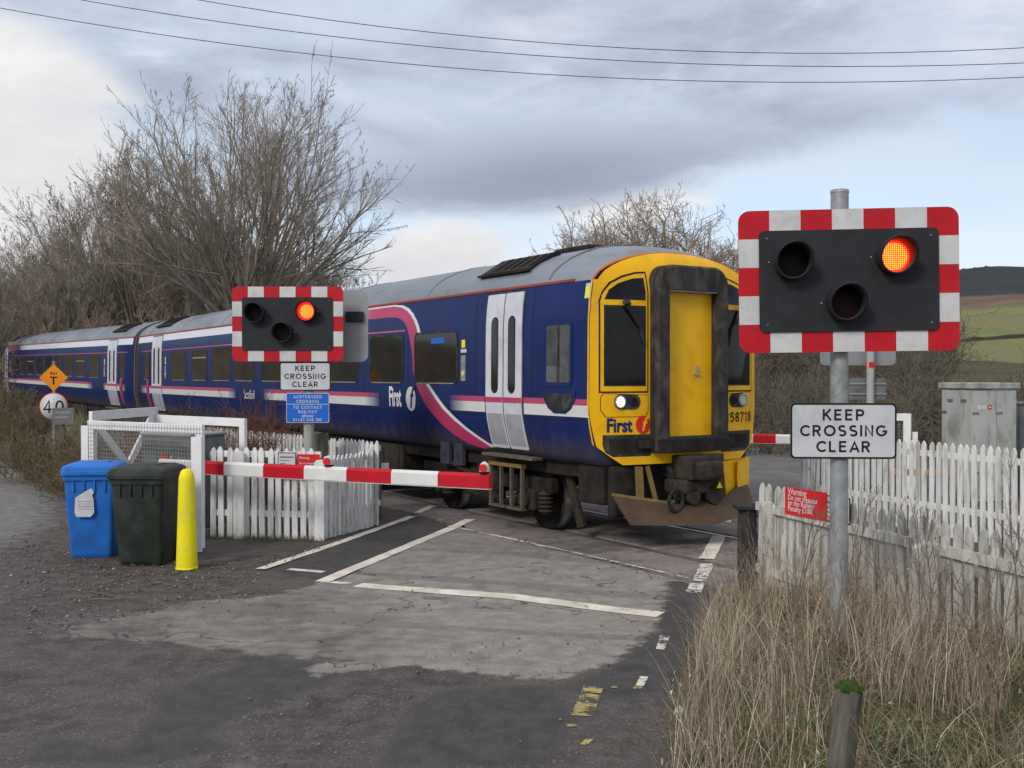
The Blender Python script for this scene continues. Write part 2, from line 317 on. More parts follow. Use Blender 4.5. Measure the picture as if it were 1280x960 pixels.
# ---------------------------------------------------------------- stroke lettering in the manner of British road and railway signs
def _arc(cx, cy, rx, ry, a0, a1, n=14): return [(cx+rx*cos(radians(a0+(a1-a0)*k/n)), cy+ry*sin(radians(a0+(a1-a0)*k/n))) for k in range(n+1)]
_s = .09
GL = {'K': ([[(_s, 0), (_s, 1)], [(.66, 1), (.13, .42)], [(.28, .57), (.70, 0)]], .78), 'E': ([[(.62, 1-_s), (_s, 1-_s), (_s, _s), (.62, _s)], [(_s, .52), (.56, .52)]], .72),
 'P': ([[(_s, 0), (_s, 1-_s), (.38, 1-_s)]+_arc(.38, .69, .24, .22, 90, -90)+[(_s, .47)]], .72), 'C': ([_arc(.48, .5, .40, .41, 42, 318)], .86), 'R': ([[(_s, 0), (_s, 1-_s), (.38, 1-_s)]+_arc(.38, .70, .23, .21, 90, -90)+[(_s, .49)], [(.36, .47), (.64, 0)]], .76),
 'O': ([_arc(.50, .5, .41, .41, 0, 360, 28)], 1.0), 'S': ([_arc(.36, .71, .25, .20, 35, 270, 12)[:-1]+_arc(.36, .29, .27, .21, 90, -145, 12)], .74), 'I': ([[(_s, 0), (_s, 1)]], .2), 'N': ([[(_s, 0), (_s, .93), (.63, .07), (.63, 1)]], .74),
 'G': ([_arc(.48, .5, .40, .41, 45, 340)+[(.86, .46), (.56, .46)]], .94), 'L': ([[(_s, 1), (_s, _s), (.58, _s)]], .66), 'A': ([[(.04, 0), (.40, .90), (.76, 0)], [(.16, .30), (.64, .30)]], .80), 'H': ([[(_s, 0), (_s, 1)], [(.62, 0), (.62, 1)], [(_s, .52), (.62, .52)]], .74),
 'T': ([[(.02, 1-_s), (.66, 1-_s)], [(.34, 1-_s), (.34, 0)]], .68), 'D': ([[(.35, _s), (_s, _s), (_s, 1-_s), (.35, 1-_s)]+_arc(.35, .5, .34, .41, 90, -90)], .80), 'W': ([[(.04, 1), (.28, .05), (.50, .90), (.72, .05), (.96, 1)]], 1.0), 'Y': ([[(.04, 1), (.36, .48), (.68, 1)], [(.36, .48), (.36, 0)]], .72),
 'J': ([[(.42, 1), (.42, .28)]+_arc(.24, .28, .18, .19, 0, -170)], .54), '0': ([_arc(.33, .5, .25, .41, 0, 360, 24)], .66), '1': ([[(.10, .76), (.30, .95), (.30, 0)]], .5), '2': ([_arc(.32, .70, .24, .21, 160, -25)+[(.08, _s), (.60, _s)]], .66), '3': ([_arc(.29, .70, .23, .21, 150, -85)+_arc(.29, .29, .25, .20, 90, -150)], .64),
 '4': ([[(.62, .27), (.06, .27), (.44, .95), (.44, 0)]], .68), '5': ([[(.54, 1-_s), (.14, 1-_s), (.11, .52)]+_arc(.29, .34, .25, .25, 120, -150)], .64), '6': ([_arc(.33, .31, .24, .22, 0, 360, 20), [(.09, .31), (.12, .60), (.28, .82), (.48, .92)]], .66), '7': ([[(.05, 1-_s), (.56, 1-_s), (.22, 0)]], .6),
 '8': ([_arc(.32, .71, .20, .20, 0, 360, 18), _arc(.32, .29, .24, .20, 0, 360, 18)], .64), '9': ([_arc(.32, .69, .24, .22, 0, 360, 20), [(.56, .69), (.53, .40), (.37, .18), (.17, .08)]], .66), ' ': ([], .36)}
def strokes2d(s, size, w=.15, track=.14, sx=1.):
    """lettering as mitred ribbons; returns points (x, y, layer) and faces, centred"""
    tot = sum(GL[c][1]*sx+track for c in s)-track; x0 = -tot/2; V = []; F = []; ly = 0
    for c in s:
        for pl in GL[c][0]:
            ly += 1; pl = [p for i_, p in enumerate(pl) if i_ == 0 or math.dist(p, pl[i_-1]) > 1e-3]; P = [Vector((x0+a*sx, b_-.5)) for a, b_ in pl]; closed = (P[0]-P[-1]).length < 1e-4 and len(P) > 3; n = len(P); b0 = len(V)
            for i in range(n):
                if closed: d0 = (P[i]-P[(i-1) % (n-1) if i else n-2]).normalized(); d1 = (P[1 if i in (0, n-1) else i+1]-P[i]).normalized()
                else: d1 = (P[min(i+1, n-1)]-P[min(i, n-2)]).normalized(); d0 = (P[max(i, 1)]-P[max(i-1, 0)]).normalized()
                t_ = (d0+d1); t_ = t_.normalized() if t_.length > 1e-3 else d1; nn = Vector((-t_.y, t_.x)); k = w/2/max(.62, abs(nn.dot(Vector((-d1.y, d1.x)))))
                for sg in (1, -1): q_ = P[i]+nn*k*sg; V.append((q_.x*size, q_.y*size, ly))
            F += [(b0+2*i, b0+2*i+1, b0+2*i+3, b0+2*i+2) for i in range(n-1)]
        x0 += GL[c][1]*sx+track
    return V, F
def sign_text(mb, s, size, x, z, y, w=.15, mi=0, track=.14, sx=1.):
    v, f = strokes2d(s, size, w, track, sx); mb.add([(x+a, y-.00008*(l % 9), z+b_) for a, b_, l in v], f, mi)
# ---------------------------------------------------------------- numpy noise and polygon distance
def vnoise(x, y, seed=0):
    xi = np.floor(x).astype(np.int64); yi = np.floor(y).astype(np.int64); xf = x-xi; yf = y-yi
    u = xf*xf*(3-2*xf); v = yf*yf*(3-2*yf)
    def h(a, b):
        n = (a*374761393+b*668265263+seed*974634777) & 0xffffffff; n = ((n ^ (n >> 13))*1274126177) & 0xffffffff
        return ((n ^ (n >> 16)) & 0xffff)/65535.
    return (h(xi, yi)*(1-u)+h(xi+1, yi)*u)*(1-v)+(h(xi, yi+1)*(1-u)+h(xi+1, yi+1)*u)*v
def fbm(x, y, oct=4, seed=0):
    s = 0; a = .5; n = 0
    for k in range(oct): s = s+a*vnoise(x*2**k, y*2**k, seed+k); n += a; a *= .5
    return s/n
def sdf(poly, X, Y):
    """signed distance, positive inside"""
    P = np.array(poly, float); d = np.full(X.shape, 1e9); ins = np.zeros(X.shape, bool)
    for i in range(len(P)):
        a = P[i]; b = P[(i+1) % len(P)]; e = b-a; L = (e**2).sum()
        tt = np.clip(((X-a[0])*e[0]+(Y-a[1])*e[1])/L, 0, 1)
        d = np.minimum(d, np.hypot(X-a[0]-tt*e[0], Y-a[1]-tt*e[1]))
        c = ((a[1] > Y) != (b[1] > Y)) & (X < (b[0]-a[0])*(Y-a[1])/(b[1]-a[1]+1e-12)+a[0]); ins ^= c
    return np.where(ins, d, -d)
def gpoly(*px): return [G(*p) for p in px]
def gridfaces(nx, ny):
    i = np.arange((nx-1)*(ny-1)); r = i//(nx-1); c = i % (nx-1); a = r*nx+c
    return np.stack([a, a+1, a+nx+1, a+nx], 1)
def struct(name, me, parent=None, kind='structure', label=None):
    o = bpy.data.objects.new(name, me); return put(o, parent, kind=kind if parent is None or kind == 'stuff' else None, label=label)

# train / track frame: origin at the front near corner of the leading car
TA = .5675; TO = (.904, 12.35)
def tw(l, s): return (TO[0]-s*sin(TA)+l*cos(TA), TO[1]+s*cos(TA)+l*sin(TA))
TA2 = .617; CL = 22.4
TO2 = tw(0, CL+.55)
def tw2(l, s): return (TO2[0]-s*sin(TA2)+l*cos(TA2), TO2[1]+s*cos(TA2)+l*sin(TA2))
GRAD = .0098

# ---------------------------------------------------------------- near ground: one fine sheet of worn tarmac
xs = np.concatenate([np.arange(-20, -6, .25), np.arange(-6, 4, .07), np.arange(4, 12.1, .3)])
ys = np.concatenate([np.arange(.8, 4, .12), np.arange(4, 17, .08), np.arange(17, 36, .3)])
XX, YY = np.meshgrid(xs, ys)
def gz(X, Y): return (fbm(X*.7, Y*.7, 3, 3)-.5)*.03
zz = gz(XX, YY)
def cross(X, Y): return sdf([tw(-.27, -6.2), tw(3.7, -6.2), tw(3.7, 9.2), tw(-.27, 9.2)], X, Y)
cross_sd = cross(XX, YY)
zz = np.where(cross_sd > -.05, -.03, zz*np.clip((-cross_sd-.05)/1.0, 0, 1))
slab_sd = sdf(gpoly((700, 660), (612, 645), (590, 650), (498, 690), (404, 727), (330, 746), (240, 752), (150, 772), (88, 785), (92, 797), (150, 800), (230, 806), (330, 818), (432, 826), (400, 830), (382, 840),
                    (400, 846), (500, 833), (560, 838), (650, 848), (700, 850), (770, 825), (815, 790), (835, 745), (838, 728), (866, 727), (1000, 730)), XX, YY)
tar_sd = np.maximum(sdf(gpoly((150, 940), (215, 860), (330, 822), (445, 836), (400, 862), (330, 880), (250, 920), (300, 935), (200, 958), (20, 958), (60, 920)), XX, YY),
                    sdf(gpoly((470, 960), (510, 880), (560, 862), (690, 856), (722, 900), (690, 960)), XX, YY))
tar_sd = np.maximum(tar_sd, sdf(gpoly((835, 715), (880, 725), (872, 790), (850, 850), (790, 880), (690, 862), (760, 835), (810, 800), (828, 760)), XX, YY))
tar_sd = np.maximum(tar_sd, sdf(gpoly((325, 712), (515, 645), (585, 650), (404, 727)), XX, YY))
dirt_sd = sdf(gpoly((60, 640), (110, 690), (250, 692), (330, 690), (470, 655), (515, 645), (325, 716), (330, 742), (240, 748), (90, 752), (40, 700), (30, 650)), XX, YY)
lroad_sd = np.maximum(sdf(gpoly((-200, 640), (-200, 585), (0, 570), (50, 592), (85, 625), (88, 655), (40, 680), (-120, 720)), XX, YY),
                      sdf(gpoly((40, 775), (150, 765), (150, 800), (60, 795)), XX, YY))
lroad_sd = np.maximum(lroad_sd, sdf(gpoly((250, 935), (380, 950), (360, 975), (240, 975)), XX, YY))
me = mesh_np('ground', np.stack([XX.ravel(), YY.ravel(), zz.ravel()], 1), gridfaces(len(xs), len(ys)), [], True)
tail_sd = sdf(gpoly((60, 770), (330, 735), (405, 727), (460, 760), (520, 800), (470, 835), (380, 850), (230, 820), (60, 810)), XX, YY)
for nm, a in (('tail', tail_sd), ('slab', slab_sd), ('tar', tar_sd), ('dirt', dirt_sd), ('lroad', lroad_sd)):
    at = me.attributes.new(nm, 'FLOAT', 'POINT'); at.data.foreach_set('value', np.clip(a, -2, 2).astype(np.float32).ravel())
m = bpy.data.materials.new('worn_tarmac'); m.use_nodes = True; t = NT(m.node_tree); b = t.n['Principled BSDF']
tc = t.node('ShaderNodeTexCoord'); P = tc.outputs['Object']
def attr(n): return t.node('ShaderNodeAttribute', attribute_name=n).outputs['Fac']
na = t.noise(P, 1.1, 7, .62, .3); nb = t.noise(P, 5.5, 6, .65); nc = t.noise(P, 34, 4, .75); nd_ = t.noise(P, 95, 2, .7)
ne = t.noise(t.scalevec(P, (1, 1.5, 1)), 1.5, 7, .66, 1.2)
vo = t.node('ShaderNodeTexVoronoi'); t.put(vo.inputs['Vector'], P); vo.inputs['Scale'].default_value = 48
chip = t.ss(vo.outputs['Distance'], .42, .22)
vr = t.node('ShaderNodeTexVoronoi'); t.put(vr.inputs['Vector'], P); vr.inputs['Scale'].default_value = 48
gr = t.mix(t.ss(na, .35, .65), (.047, .041, .038, 1), (.084, .073, .067, 1))
gr = t.mix(t.ss(nb, .38, .68), gr, (.105, .092, .085, 1))
gr = t.mix(t.m('MULTIPLY', t.m('MULTIPLY', chip, t.ss(nc, .47, .60)), .85), gr, t.mix(t.ss(vr.outputs['Color'], .4, .6), (.22, .135, .115, 1), (.26, .25, .24, 1)))
gr = t.mix(t.m('MULTIPLY', t.ss(nc, .5, .3), .55), gr, (.02, .018, .017, 1))
def region(an, lo, hi, amp, nz):
    return t.ss(t.m('ADD', attr(an), t.m('MULTIPLY', t.m('SUBTRACT', nz, .5), amp)), lo, hi)
dm = region('dirt', -.15, .3, .7, nb)
gr = t.mix(t.m('MULTIPLY', dm, .8), gr, t.mix(t.ss(nb, .4, .6), (.048, .036, .030, 1), (.10, .082, .068, 1)))
gr = t.mix(t.m('MULTIPLY', t.m('MULTIPLY', dm, t.ss(nd_, .62, .68)), .8), gr, (.24, .22, .19, 1))
lm = region('lroad', -.1, .7, 1.1, nb)
gr = t.mix(t.m('MULTIPLY', lm, .85), gr, t.mix(t.ss(nb, .35, .65), (.15, .14, .14, 1), (.21, .20, .195, 1)))
tm = region('tar', -.03, .06, .35, nb)
gr = t.mix(t.m('MULTIPLY', tm, .9), gr, t.mix(t.ss(nb, .3, .7), (.042, .040, .041, 1), (.070, .066, .065, 1)))
sc = t.mix(t.ss(nb, .32, .7), (.215, .192, .172, 1), (.31, .28, .255, 1))
sc = t.mix(t.m('MULTIPLY', t.ss(ne, .5, .72), .55), sc, (.10, .092, .087, 1))
sc = t.mix(t.m('MULTIPLY', t.ss(nc, .46, .3), .35), sc, (.07, .065, .06, 1))
sc = t.mix(t.m('MULTIPLY', t.ss(na, .40, .30), .5), sc, (.13, .115, .105, 1))
sc = t.mix(t.m('MULTIPLY', t.m('MULTIPLY', chip, t.ss(nd_, .5, .6)), .35), sc, (.40, .37, .34, 1))
# scuffed tyre sweeps across the slab
wv = t.node('ShaderNodeTexWave', wave_type='BANDS', bands_direction='DIAGONAL'); t.put(wv.inputs['Vector'], t.scalevec(P, (.32, 1.0, 1)))
wv.inputs['Scale'].default_value = .34; wv.inputs['Distortion'].default_value = 7; wv.inputs['Detail'].default_value = 3; wv.inputs['Detail Scale'].default_value = .8
sc = t.mix(t.m('MULTIPLY', t.m('MULTIPLY', t.ss(wv.outputs['Fac'], .90, .99), t.ss(nb, .38, .58)), .5), sc, (.065, .06, .058, 1))
tl_ = region('tail', -.5, .5, 1.2, na)
sc = t.mix(t.m('MULTIPLY', tl_, t.ss(na, .62, .36, .25, .95)), sc, t.mix(t.ss(nb, .35, .65), (.085, .075, .068, 1), (.16, .143, .13, 1)))
vc = t.node('ShaderNodeTexVoronoi', feature='DISTANCE_TO_EDGE'); vw = t.node('ShaderNodeVectorMath', operation='ADD'); t.put(vw.inputs[0], P)
nv_ = t.node('ShaderNodeTexNoise'); t.put(nv_.inputs['Vector'], P); nv_.inputs['Scale'].default_value = 2.2; nv_.inputs['Detail'].default_value = 5
t.l.new(nv_.outputs['Color'], vw.inputs[1]); t.l.new(vw.outputs[0], vc.inputs['Vector']); vc.inputs['Scale'].default_value = .42
crack = t.m('MULTIPLY', t.ss(vc.outputs['Distance'], .008, .002), t.ss(nb, .40, .52)); sc = t.mix(t.m('MULTIPLY', crack, .8), sc, (.03, .027, .025, 1))
sm = region('slab', -.04, .06, .40, nb)
gr = t.mix(sm, gr, sc)
t.put(b.inputs['Base Color'], gr); t.put(b.inputs['Roughness'], t.m('ADD', .74, t.m('MULTIPLY', nc, .25)))
b.inputs['Specular IOR Level'].default_value = .35
bp = t.node('ShaderNodeBump'); bp.inputs['Strength'].default_value = .75; bp.inputs['Distance'].default_value = .012
t.put(bp.inputs['Height'], t.m('ADD', t.m('MULTIPLY', nc, 1.0), t.m('ADD', t.m('MULTIPLY', chip, .35), t.m('MULTIPLY', sm, .8)))); t.l.new(bp.outputs[0], b.inputs['Normal'])
me.materials.append(m); struct('tarmac_ground', me)

# wide ground to the horizon
M['field'] = pmat('rough_winter_grass', (.055, .060, .022, 1), (.10, .085, .045, 1), .25, 1., .6, 2, dirt=(.06, .045, .028, 1), dscale=.5, damt=.8)
gx = np.concatenate([np.linspace(-1500, -60, 12), np.linspace(-50, 50, 41), np.linspace(60, 1500, 12)])
gy = np.concatenate([np.linspace(-300, 0, 6), np.linspace(2, 120, 60), np.linspace(140, 2500, 20)])
GX, GY = np.meshgrid(gx, gy)
struct('ground', mesh_np('ground', np.stack([GX.ravel(), GY.ravel(), np.full(GX.size, -.07)], 1), gridfaces(len(gx), len(gy)), M['field'], True))

def patch(name, poly, hgt, ramp, res, mat, base=-.05, nz=.1, nsc=1., seed=1, tilt=None):
    P = np.array(poly); x = np.arange(P[:, 0].min()-res, P[:, 0].max()+res, res); y = np.arange(P[:, 1].min()-res, P[:, 1].max()+res, res)
    X, Y = np.meshgrid(x, y); d = sdf(poly, X, Y)
    k = np.clip(d/ramp, 0, 1); k = k*k*(3-2*k)
    Z = base+(hgt-base)*k+(fbm(X*nsc, Y*nsc, 4, seed)-.5)*nz*np.clip(d/ramp+.15, 0, 1)
    if tilt is not None: Z = Z+tilt(X, Y)*k
    Fc = gridfaces(len(x), len(y)); keep = (d.ravel()[Fc] > -res*.3).all(1); Fc = Fc[keep]
    us, inv = np.unique(Fc, return_inverse=True); V = np.stack([X.ravel(), Y.ravel(), Z.ravel()], 1)[us]
    me = mesh_np(name, V, inv.reshape(Fc.shape), mat, True)
    return struct(name, me), (lambda px, py: base+(hgt-base)*(lambda k: k*k*(3-2*k))(np.clip(sdf(poly, px, py)/ramp, 0, 1))
                              + (fbm(px*nsc, py*nsc, 4, seed)-.5)*nz*np.clip(sdf(poly, px, py)/ramp+.15, 0, 1)+(0 if tilt is None else tilt(px, py)*(lambda k: k*k*(3-2*k))(np.clip(sdf(poly, px, py)/ramp, 0, 1))))
M['verge'] = pmat('mossy_verge_soil', (.045, .038, .026, 1), (.075, .08, .03, 1), 2.2, 1., .8, 25, dirt=(.085, .068, .045, 1), dscale=2.5, damt=.8)
VR = [(2.35, 10.4), (2.0, 9.6), (1.68, 8.8), (1.42, 8.0), (1.12, 6.8), (.82, 5.5), (.62, 4.3), (.5, 3), (.45, 1.0), (9, 1.0), (9, 4), (6.5, 6.5), (4.6, 10.4)]
verge_r, hvr = patch('grass_verge', VR, .24, .9, .1, M['verge'], -.03, .16, 1.3, 4)
VL = [(-13.5, 27.2), (-11.4, 24.6), (-8.8, 20.3), (-7.2, 17.2), (-6.4, 15.2), (-5.9, 13.6), (-4.6, 13.9), (-3.2, 13.5), (-2.2, 13.4), (-1.95, 14.6), tw(-1.15, 6), tw(-1.15, 12), tw(-1.15, 20), tw2(-1.2, 1), tw2(-1.2, 20), tw2(-1.2, 40), (-38, 66), (-30, 48), (-22, 37), (-17, 31.5)]
verge_l, hvl = patch('trackside_verge', VL, .14, 1.2, .22, M['verge'], -.04, .3, .7, 8, tilt=lambda X, Y: np.clip((Y-16.5)*.09, 0, .75)*np.clip((cross(X, Y)*-1-.2)/1.5, 0, 1)*(1-.9*np.clip((X+.9+(Y-12)*.67)/2.2, 0, 1)))
# far side of the crossing: approach road, verge and the scrub bank
far_road = gpoly((905, 640), (1010, 640), (1040, 612), (1000, 598), (948, 598))
M['asphalt'] = pmat('grey_road_asphalt', (.11, .105, .10, 1), (.16, .15, .145, 1), 1.5, .9, .6, 60)
FR = [(2.6, 15.6), (3.55, 19.5), (4.7, 25), (6.0, 31), (9.5, 35), (22, 38), (22, 33.5), (13, 31.0), (9.8, 27.5), (8.0, 22), (7.1, 17.5), (6.3, 14.6)]
def flat(name, poly, z, mat, parent=None, kind='structure'):
    bm = bmesh.new(); vs = [bm.verts.new((x, y, z)) for x, y in poly]; bm.faces.new(vs); bmesh.ops.triangulate(bm, faces=bm.faces[:]); bmesh.ops.recalc_face_normals(bm, faces=bm.faces[:])
    if bm.faces[:][0].normal.z < 0: bmesh.ops.reverse_faces(bm, faces=bm.faces[:])
    me = bpy.data.meshes.new(name); bm.to_mesh(me); bm.free(); me.materials.append(mat); return struct(name, me, parent, kind)
flat('road', FR, .014, M['asphalt'])
BK = [(3.0, 23.5), (4.6, 26.5), (6.2, 32.5), (9.5, 36.6), (24, 40), (60, 44), (60, 90), (-5, 90), (-4, 40), (.5, 30)]
bank, hbk = patch('scrub_bank', BK, 1.5, 5., .8, M['field'], -.1, .8, .22, 12, tilt=lambda X, Y: np.clip((Y-34)*.03, 0, 1.6))
BL = [(-90, 62), (-60, 62), (-34, 63), (-22, 50), (-12, 44), (-6, 50), (-2, 62), (4, 90), (-10, 160), (-150, 160), (-150, 80)]
M['leaf_litter'] = pmat('brown_leaf_litter', (.13, .11, .085, 1), (.19, .16, .125, 1), .5, 1., .6, 3, dirt=(.11, .11, .065, 1), dscale=.8, damt=.7)
slope, hbl = patch('wooded_slope', BL, 3.0, 9., 1.2, M['leaf_litter'], -.2, 1.6, .12, 17, tilt=lambda X, Y: np.clip((Y-58)*.16, 0, 9)*np.clip((-X-6)/26, 0, 1))

# ---------------------------------------------------------------- far hill with moor, woodland and hedged pasture
hx = np.linspace(-260, 900, 150); hy = np.linspace(150, 1150, 110); HX, HY = np.meshgrid(hx, hy)
ridge = np.clip((HX+40)/420, 0, 1); ridge = ridge*ridge*(3-2*ridge)
kk = np.clip((HY-170)/560, 0, 1); prof = kk**1.25*(1.6-.6*kk)
HZ = -3+prof*(28+50*ridge)+(fbm(HX/120, HY/120, 4, 31)-.5)*14*kk+(fbm(HX/25, HY/25, 3, 33)-.5)*2.5*kk
m = bpy.data.materials.new('hillside'); m.use_nodes = True; t = NT(m.node_tree); b = t.n['Principled BSDF']; b.inputs['Roughness'].default_value = 1; b.inputs['Specular IOR Level'].default_value = .1
tc = t.node('ShaderNodeTexCoord'); P = tc.outputs['Object']; sp = t.node('ShaderNodeSeparateXYZ'); t.l.new(P, sp.inputs[0])
n1 = t.noise(P, .012, 5, .6); n2 = t.noise(P, .05, 5, .6); n3 = t.noise(P, .4, 4, .7)
hz = t.m('ADD', sp.outputs[2], t.m('MULTIPLY', t.m('SUBTRACT', n1, .5), 16))
g = t.mix(t.ss(n2, .35, .65), (.125, .15, .052, 1), (.19, .20, .085, 1)); g = t.mix(t.ss(n1, .42, .62), g, (.18, .165, .085, 1))
g = t.mix(t.m('MULTIPLY', t.ss(n3, .5, .7), .3), g, (.06, .06, .035, 1))
br = t.mix(t.ss(n2, .35, .65), (.13, .085, .062, 1), (.17, .115, .085, 1))
c = t.mix(t.ss(hz, 31, 37), g, br); c = t.mix(t.ss(hz, 40, 45), c, (.038, .045, .050, 1))
t.put(b.inputs['Base Color'], c); me = mesh_np('hill', np.stack([HX.ravel(), HY.ravel(), HZ.ravel()], 1), gridfaces(len(hx), len(hy)), m, True); struct('hill', me)
def hill_z(x, y):
    r = min(max((x+40)/420, 0), 1); r = r*r*(3-2*r); k = min(max((y-170)/560, 0), 1); p = k**1.25*(1.6-.6*k)
    a = np.array([[x]], float); c = np.array([[y]], float)
    return float(-3+p*(28+50*r)+(fbm(a/120, c/120, 4, 31)[0, 0]-.5)*14*k+(fbm(a/25, c/25, 3, 33)[0, 0]-.5)*2.5*k)
# ---------------------------------------------------------------- railway: ballast, sleepers, rails, crossing panels
track = thing('railway_track', (TO[0], TO[1], 0), TA, 'steel running rails with grey sleepers and ballast crossing the road', 'railway track')
for k_ in ('category', 'label'):
    if k_ in track: del track[k_]
track['kind'] = 'structure'
def centre(s):                      # track centre in the track frame; the track bends behind the first car
    if s < 18: return Vector((1.35, s, 0))
    if s < 28:
        k = (s-18)/10; a = (TA2-TA)*k; return Vector((1.35-(TA2-TA)*10*k*k/2, s, GRAD*max(0, s-CL)))
    L = s-28; dl = -(TA2-TA)*5-math.tan(TA2-TA)*L; return Vector((1.35+dl, s, GRAD*(s-CL)))
def rail(off):
    prof = [(-.07, -.16), (.07, -.16), (.07, -.145), (.012, -.12), (.012, -.045), (.036, -.032), (.036, -.003), (.03, 0), (-.03, 0), (-.036, -.003), (-.036, -.032), (-.012, -.045), (-.012, -.12), (-.07, -.145)]
    ss_ = [-30, -12, -6, 0, 6, 12, 18]+[18+k for k in range(1, 11)]+[34, 40, 50, 60]; V = []; n = len(prof)
    for s in ss_:
        c = centre(s)
        for x, z in prof: V.append((c.x+off+x, c.y, c.z+z+.002))
    fs = []; mi = []
    for k in range(len(ss_)-1):
        for i in range(n):
            j = (i+1) % n; fs.append((k*n+i, k*n+j, (k+1)*n+j, (k+1)*n+i)); mi.append(1 if 6 <= i <= 8 else 0)
    mb = MB(); mb.add(V, fs); mb.mi = mi; return mb.obj('rail', [M['rail'], M['railtop']], track)
rail(-.75); rail(.75)
# ballast strip either side of the crossing
def ballast(s0, s1, z0=-.06, step=.25):
    ss_ = np.arange(s0, s1+.01, step*2); ls = np.array([-2.1, -1.7, -1.3, -1.0, -.7, -.35, 0, .35, .7, 1., 1.3, 1.7, 2.1]); V = []
    for s in ss_:
        c = centre(s)
        for l in ls: V.append((c.x+l, c.y, c.z+(z0 if abs(l) < 1.5 else -.2)+rnd.uniform(-.02, .02)))
    return struct('ballast', mesh_np('ballast', np.array(V), gridfaces(len(ls), len(ss_)), M['ballast'], False), track)
ballast(9.1, 60); ballast(-30, -6.1)
mb = MB().box(-1.25, 1.25, -.13, .13, -.2, -.03, bev=.02); sl0 = None
for s in [9.6+.7*k for k in range(40)]+[-6.6-.7*k for k in range(16)]:
    c = centre(s)
    if sl0 is None: sl0 = mb.obj('sleeper', M['sleeper'], track); o = sl0
    else: o = sl0.copy(); COL.objects.link(o)
    o.location = (c.x, c.y, c.z)
# crossing deck: rows of panels with joints; each panel is a piece
deck = thing('crossing_deck', (TO[0], TO[1], 0), TA, '', '')
if 'category' in deck: del deck['category']
deck['kind'] = 'structure'
sub = MB().box(-.26, 3.72, -6.2, 9.2, -.35, -.05).obj('deck_base', M['under'], deck)
rows = [(-.25, .53), (.69, 1.335), (1.35, 2.01), (2.17, 2.99), (3.01, 3.7)]
LP = 1.75
for ri, (l0, l1) in enumerate(rows):
    base = None
    s = -6+(ri % 3)*.35
    while s < 9:
        if base is None:
            mb = MB().box(l0+.008, l1-.008, .012, LP-.012, -.08, .006, bev=.008); base = mb.obj('crossing_panel', M['panel'], deck); o = base
        else: o = base.copy(); COL.objects.link(o)
        o.location = (0, s, rnd.uniform(-.003, .003)); o.rotation_euler = (0, rnd.uniform(-.004, .004), 0); s += LP
# ---------------------------------------------------------------- road markings, 6 mm above the tarmac, worn through in places
def paint(name, base, hole):
    m = bpy.data.materials.new(name); m.use_nodes = True; t = NT(m.node_tree); b = t.n['Principled BSDF']; b.inputs['Roughness'].default_value = .7
    tc = t.node('ShaderNodeTexCoord'); P = tc.outputs['Object']; n = t.noise(P, 9, 6, .75, .4); n2 = t.noise(P, 3, 5, .6)
    t.put(b.inputs['Base Color'], t.mix(t.ss(n2, .35, .65), base, tuple(c*.72 for c in base[:3])+(1,)))
    t.put(b.inputs['Alpha'], t.ss(n, hole-.02, hole+.02)); return m
M['mark'] = paint('worn_white_road_paint', (.74, .68, .58, 1), .37); M['markb'] = paint('broken_white_road_paint', (.70, .67, .61, 1), .47)
M['marky'] = paint('broken_yellow_road_paint', (.42, .34, .12, 1), .50)
def line(pts, w, mat, z=.005, label=None):
    """ribbon along ground points, slightly uneven edges"""
    pts = [Vector((x, y, 0)) for x, y in pts]; Q = []
    for a, c in zip(pts, pts[1:]):
        n = max(1, int((c-a).length/.18)); Q += [a.lerp(c, k/n) for k in range(n)]
    Q.append(pts[-1]); V = []
    for i, q in enumerate(Q):
        d = (Q[min(i+1, len(Q)-1)]-Q[max(i-1, 0)]).normalized(); nn = Vector((-d.y, d.x, 0))
        a = rnd.uniform(-.008, .008); e = rnd.uniform(-.008, .008)
        V.append(q+nn*(w/2+a)); V.append(q-nn*(w/2+e))
    n = len(V)//2; vx = np.array([v.x for v in V]); vy = np.array([v.y for v in V]); cs = cross(vx, vy); vz = np.where(cs > -.08, .012, np.maximum(gz(vx, vy)*np.clip((-cs-.05)/1.0, 0, 1), 0 if (cs > -.5).any() else -1)+z)
    me = mesh_np('road_marking', [(v.x, v.y, zq) for v, zq in zip(V, vz)], [(2*i, 2*i+1, 2*i+3, 2*i+2) for i in range(n-1)], mat)
    return struct('road_marking', me)
line(gpoly((447, 731), (640, 748), (826, 770)), .21, M['mark'])
line(gpoly((402, 728), (498, 688), (566, 660), (588, 650)), .15, M['mark'])
line(gpoly((402, 727), (438, 729)), .09, M['markb'])
line(gpoly((325, 712), (420, 680), (515, 646)), .12, M['mark'])
line(gpoly((521, 642), (541, 633)), .12, M['mark']); line(gpoly((361, 711), (404, 715)), .1, M['mark'])
line(gpoly((875, 728), (884, 706)), .14, M['markb']); line(gpoly((884, 700), (899, 671)), .17, M['mark'])
line(gpoly((899, 662), (911, 645)), .17, M['mark']); line(gpoly((908, 632), (940, 607)), .17, M['mark'])
line(gpoly((866, 742), (872, 730)), .14, M['markb']); line(gpoly((826, 812), (832, 796)), .07, M['markb'])
line(gpoly((800, 858), (806, 846)), .06, M['markb'])
line(gpoly((728, 897), (742, 858)), .13, M['marky']); line(gpoly((764, 859), (776, 859)), .06, M['marky']); line(gpoly((792, 860), (803, 860)), .05, M['marky'])
line(gpoly((708, 909), (720, 908)), .05, M['marky']); line(gpoly((730, 934), (738, 926)), .05, M['marky'])
line(gpoly((560, 657), (700, 688), (860, 724)), .04, M['markb'])
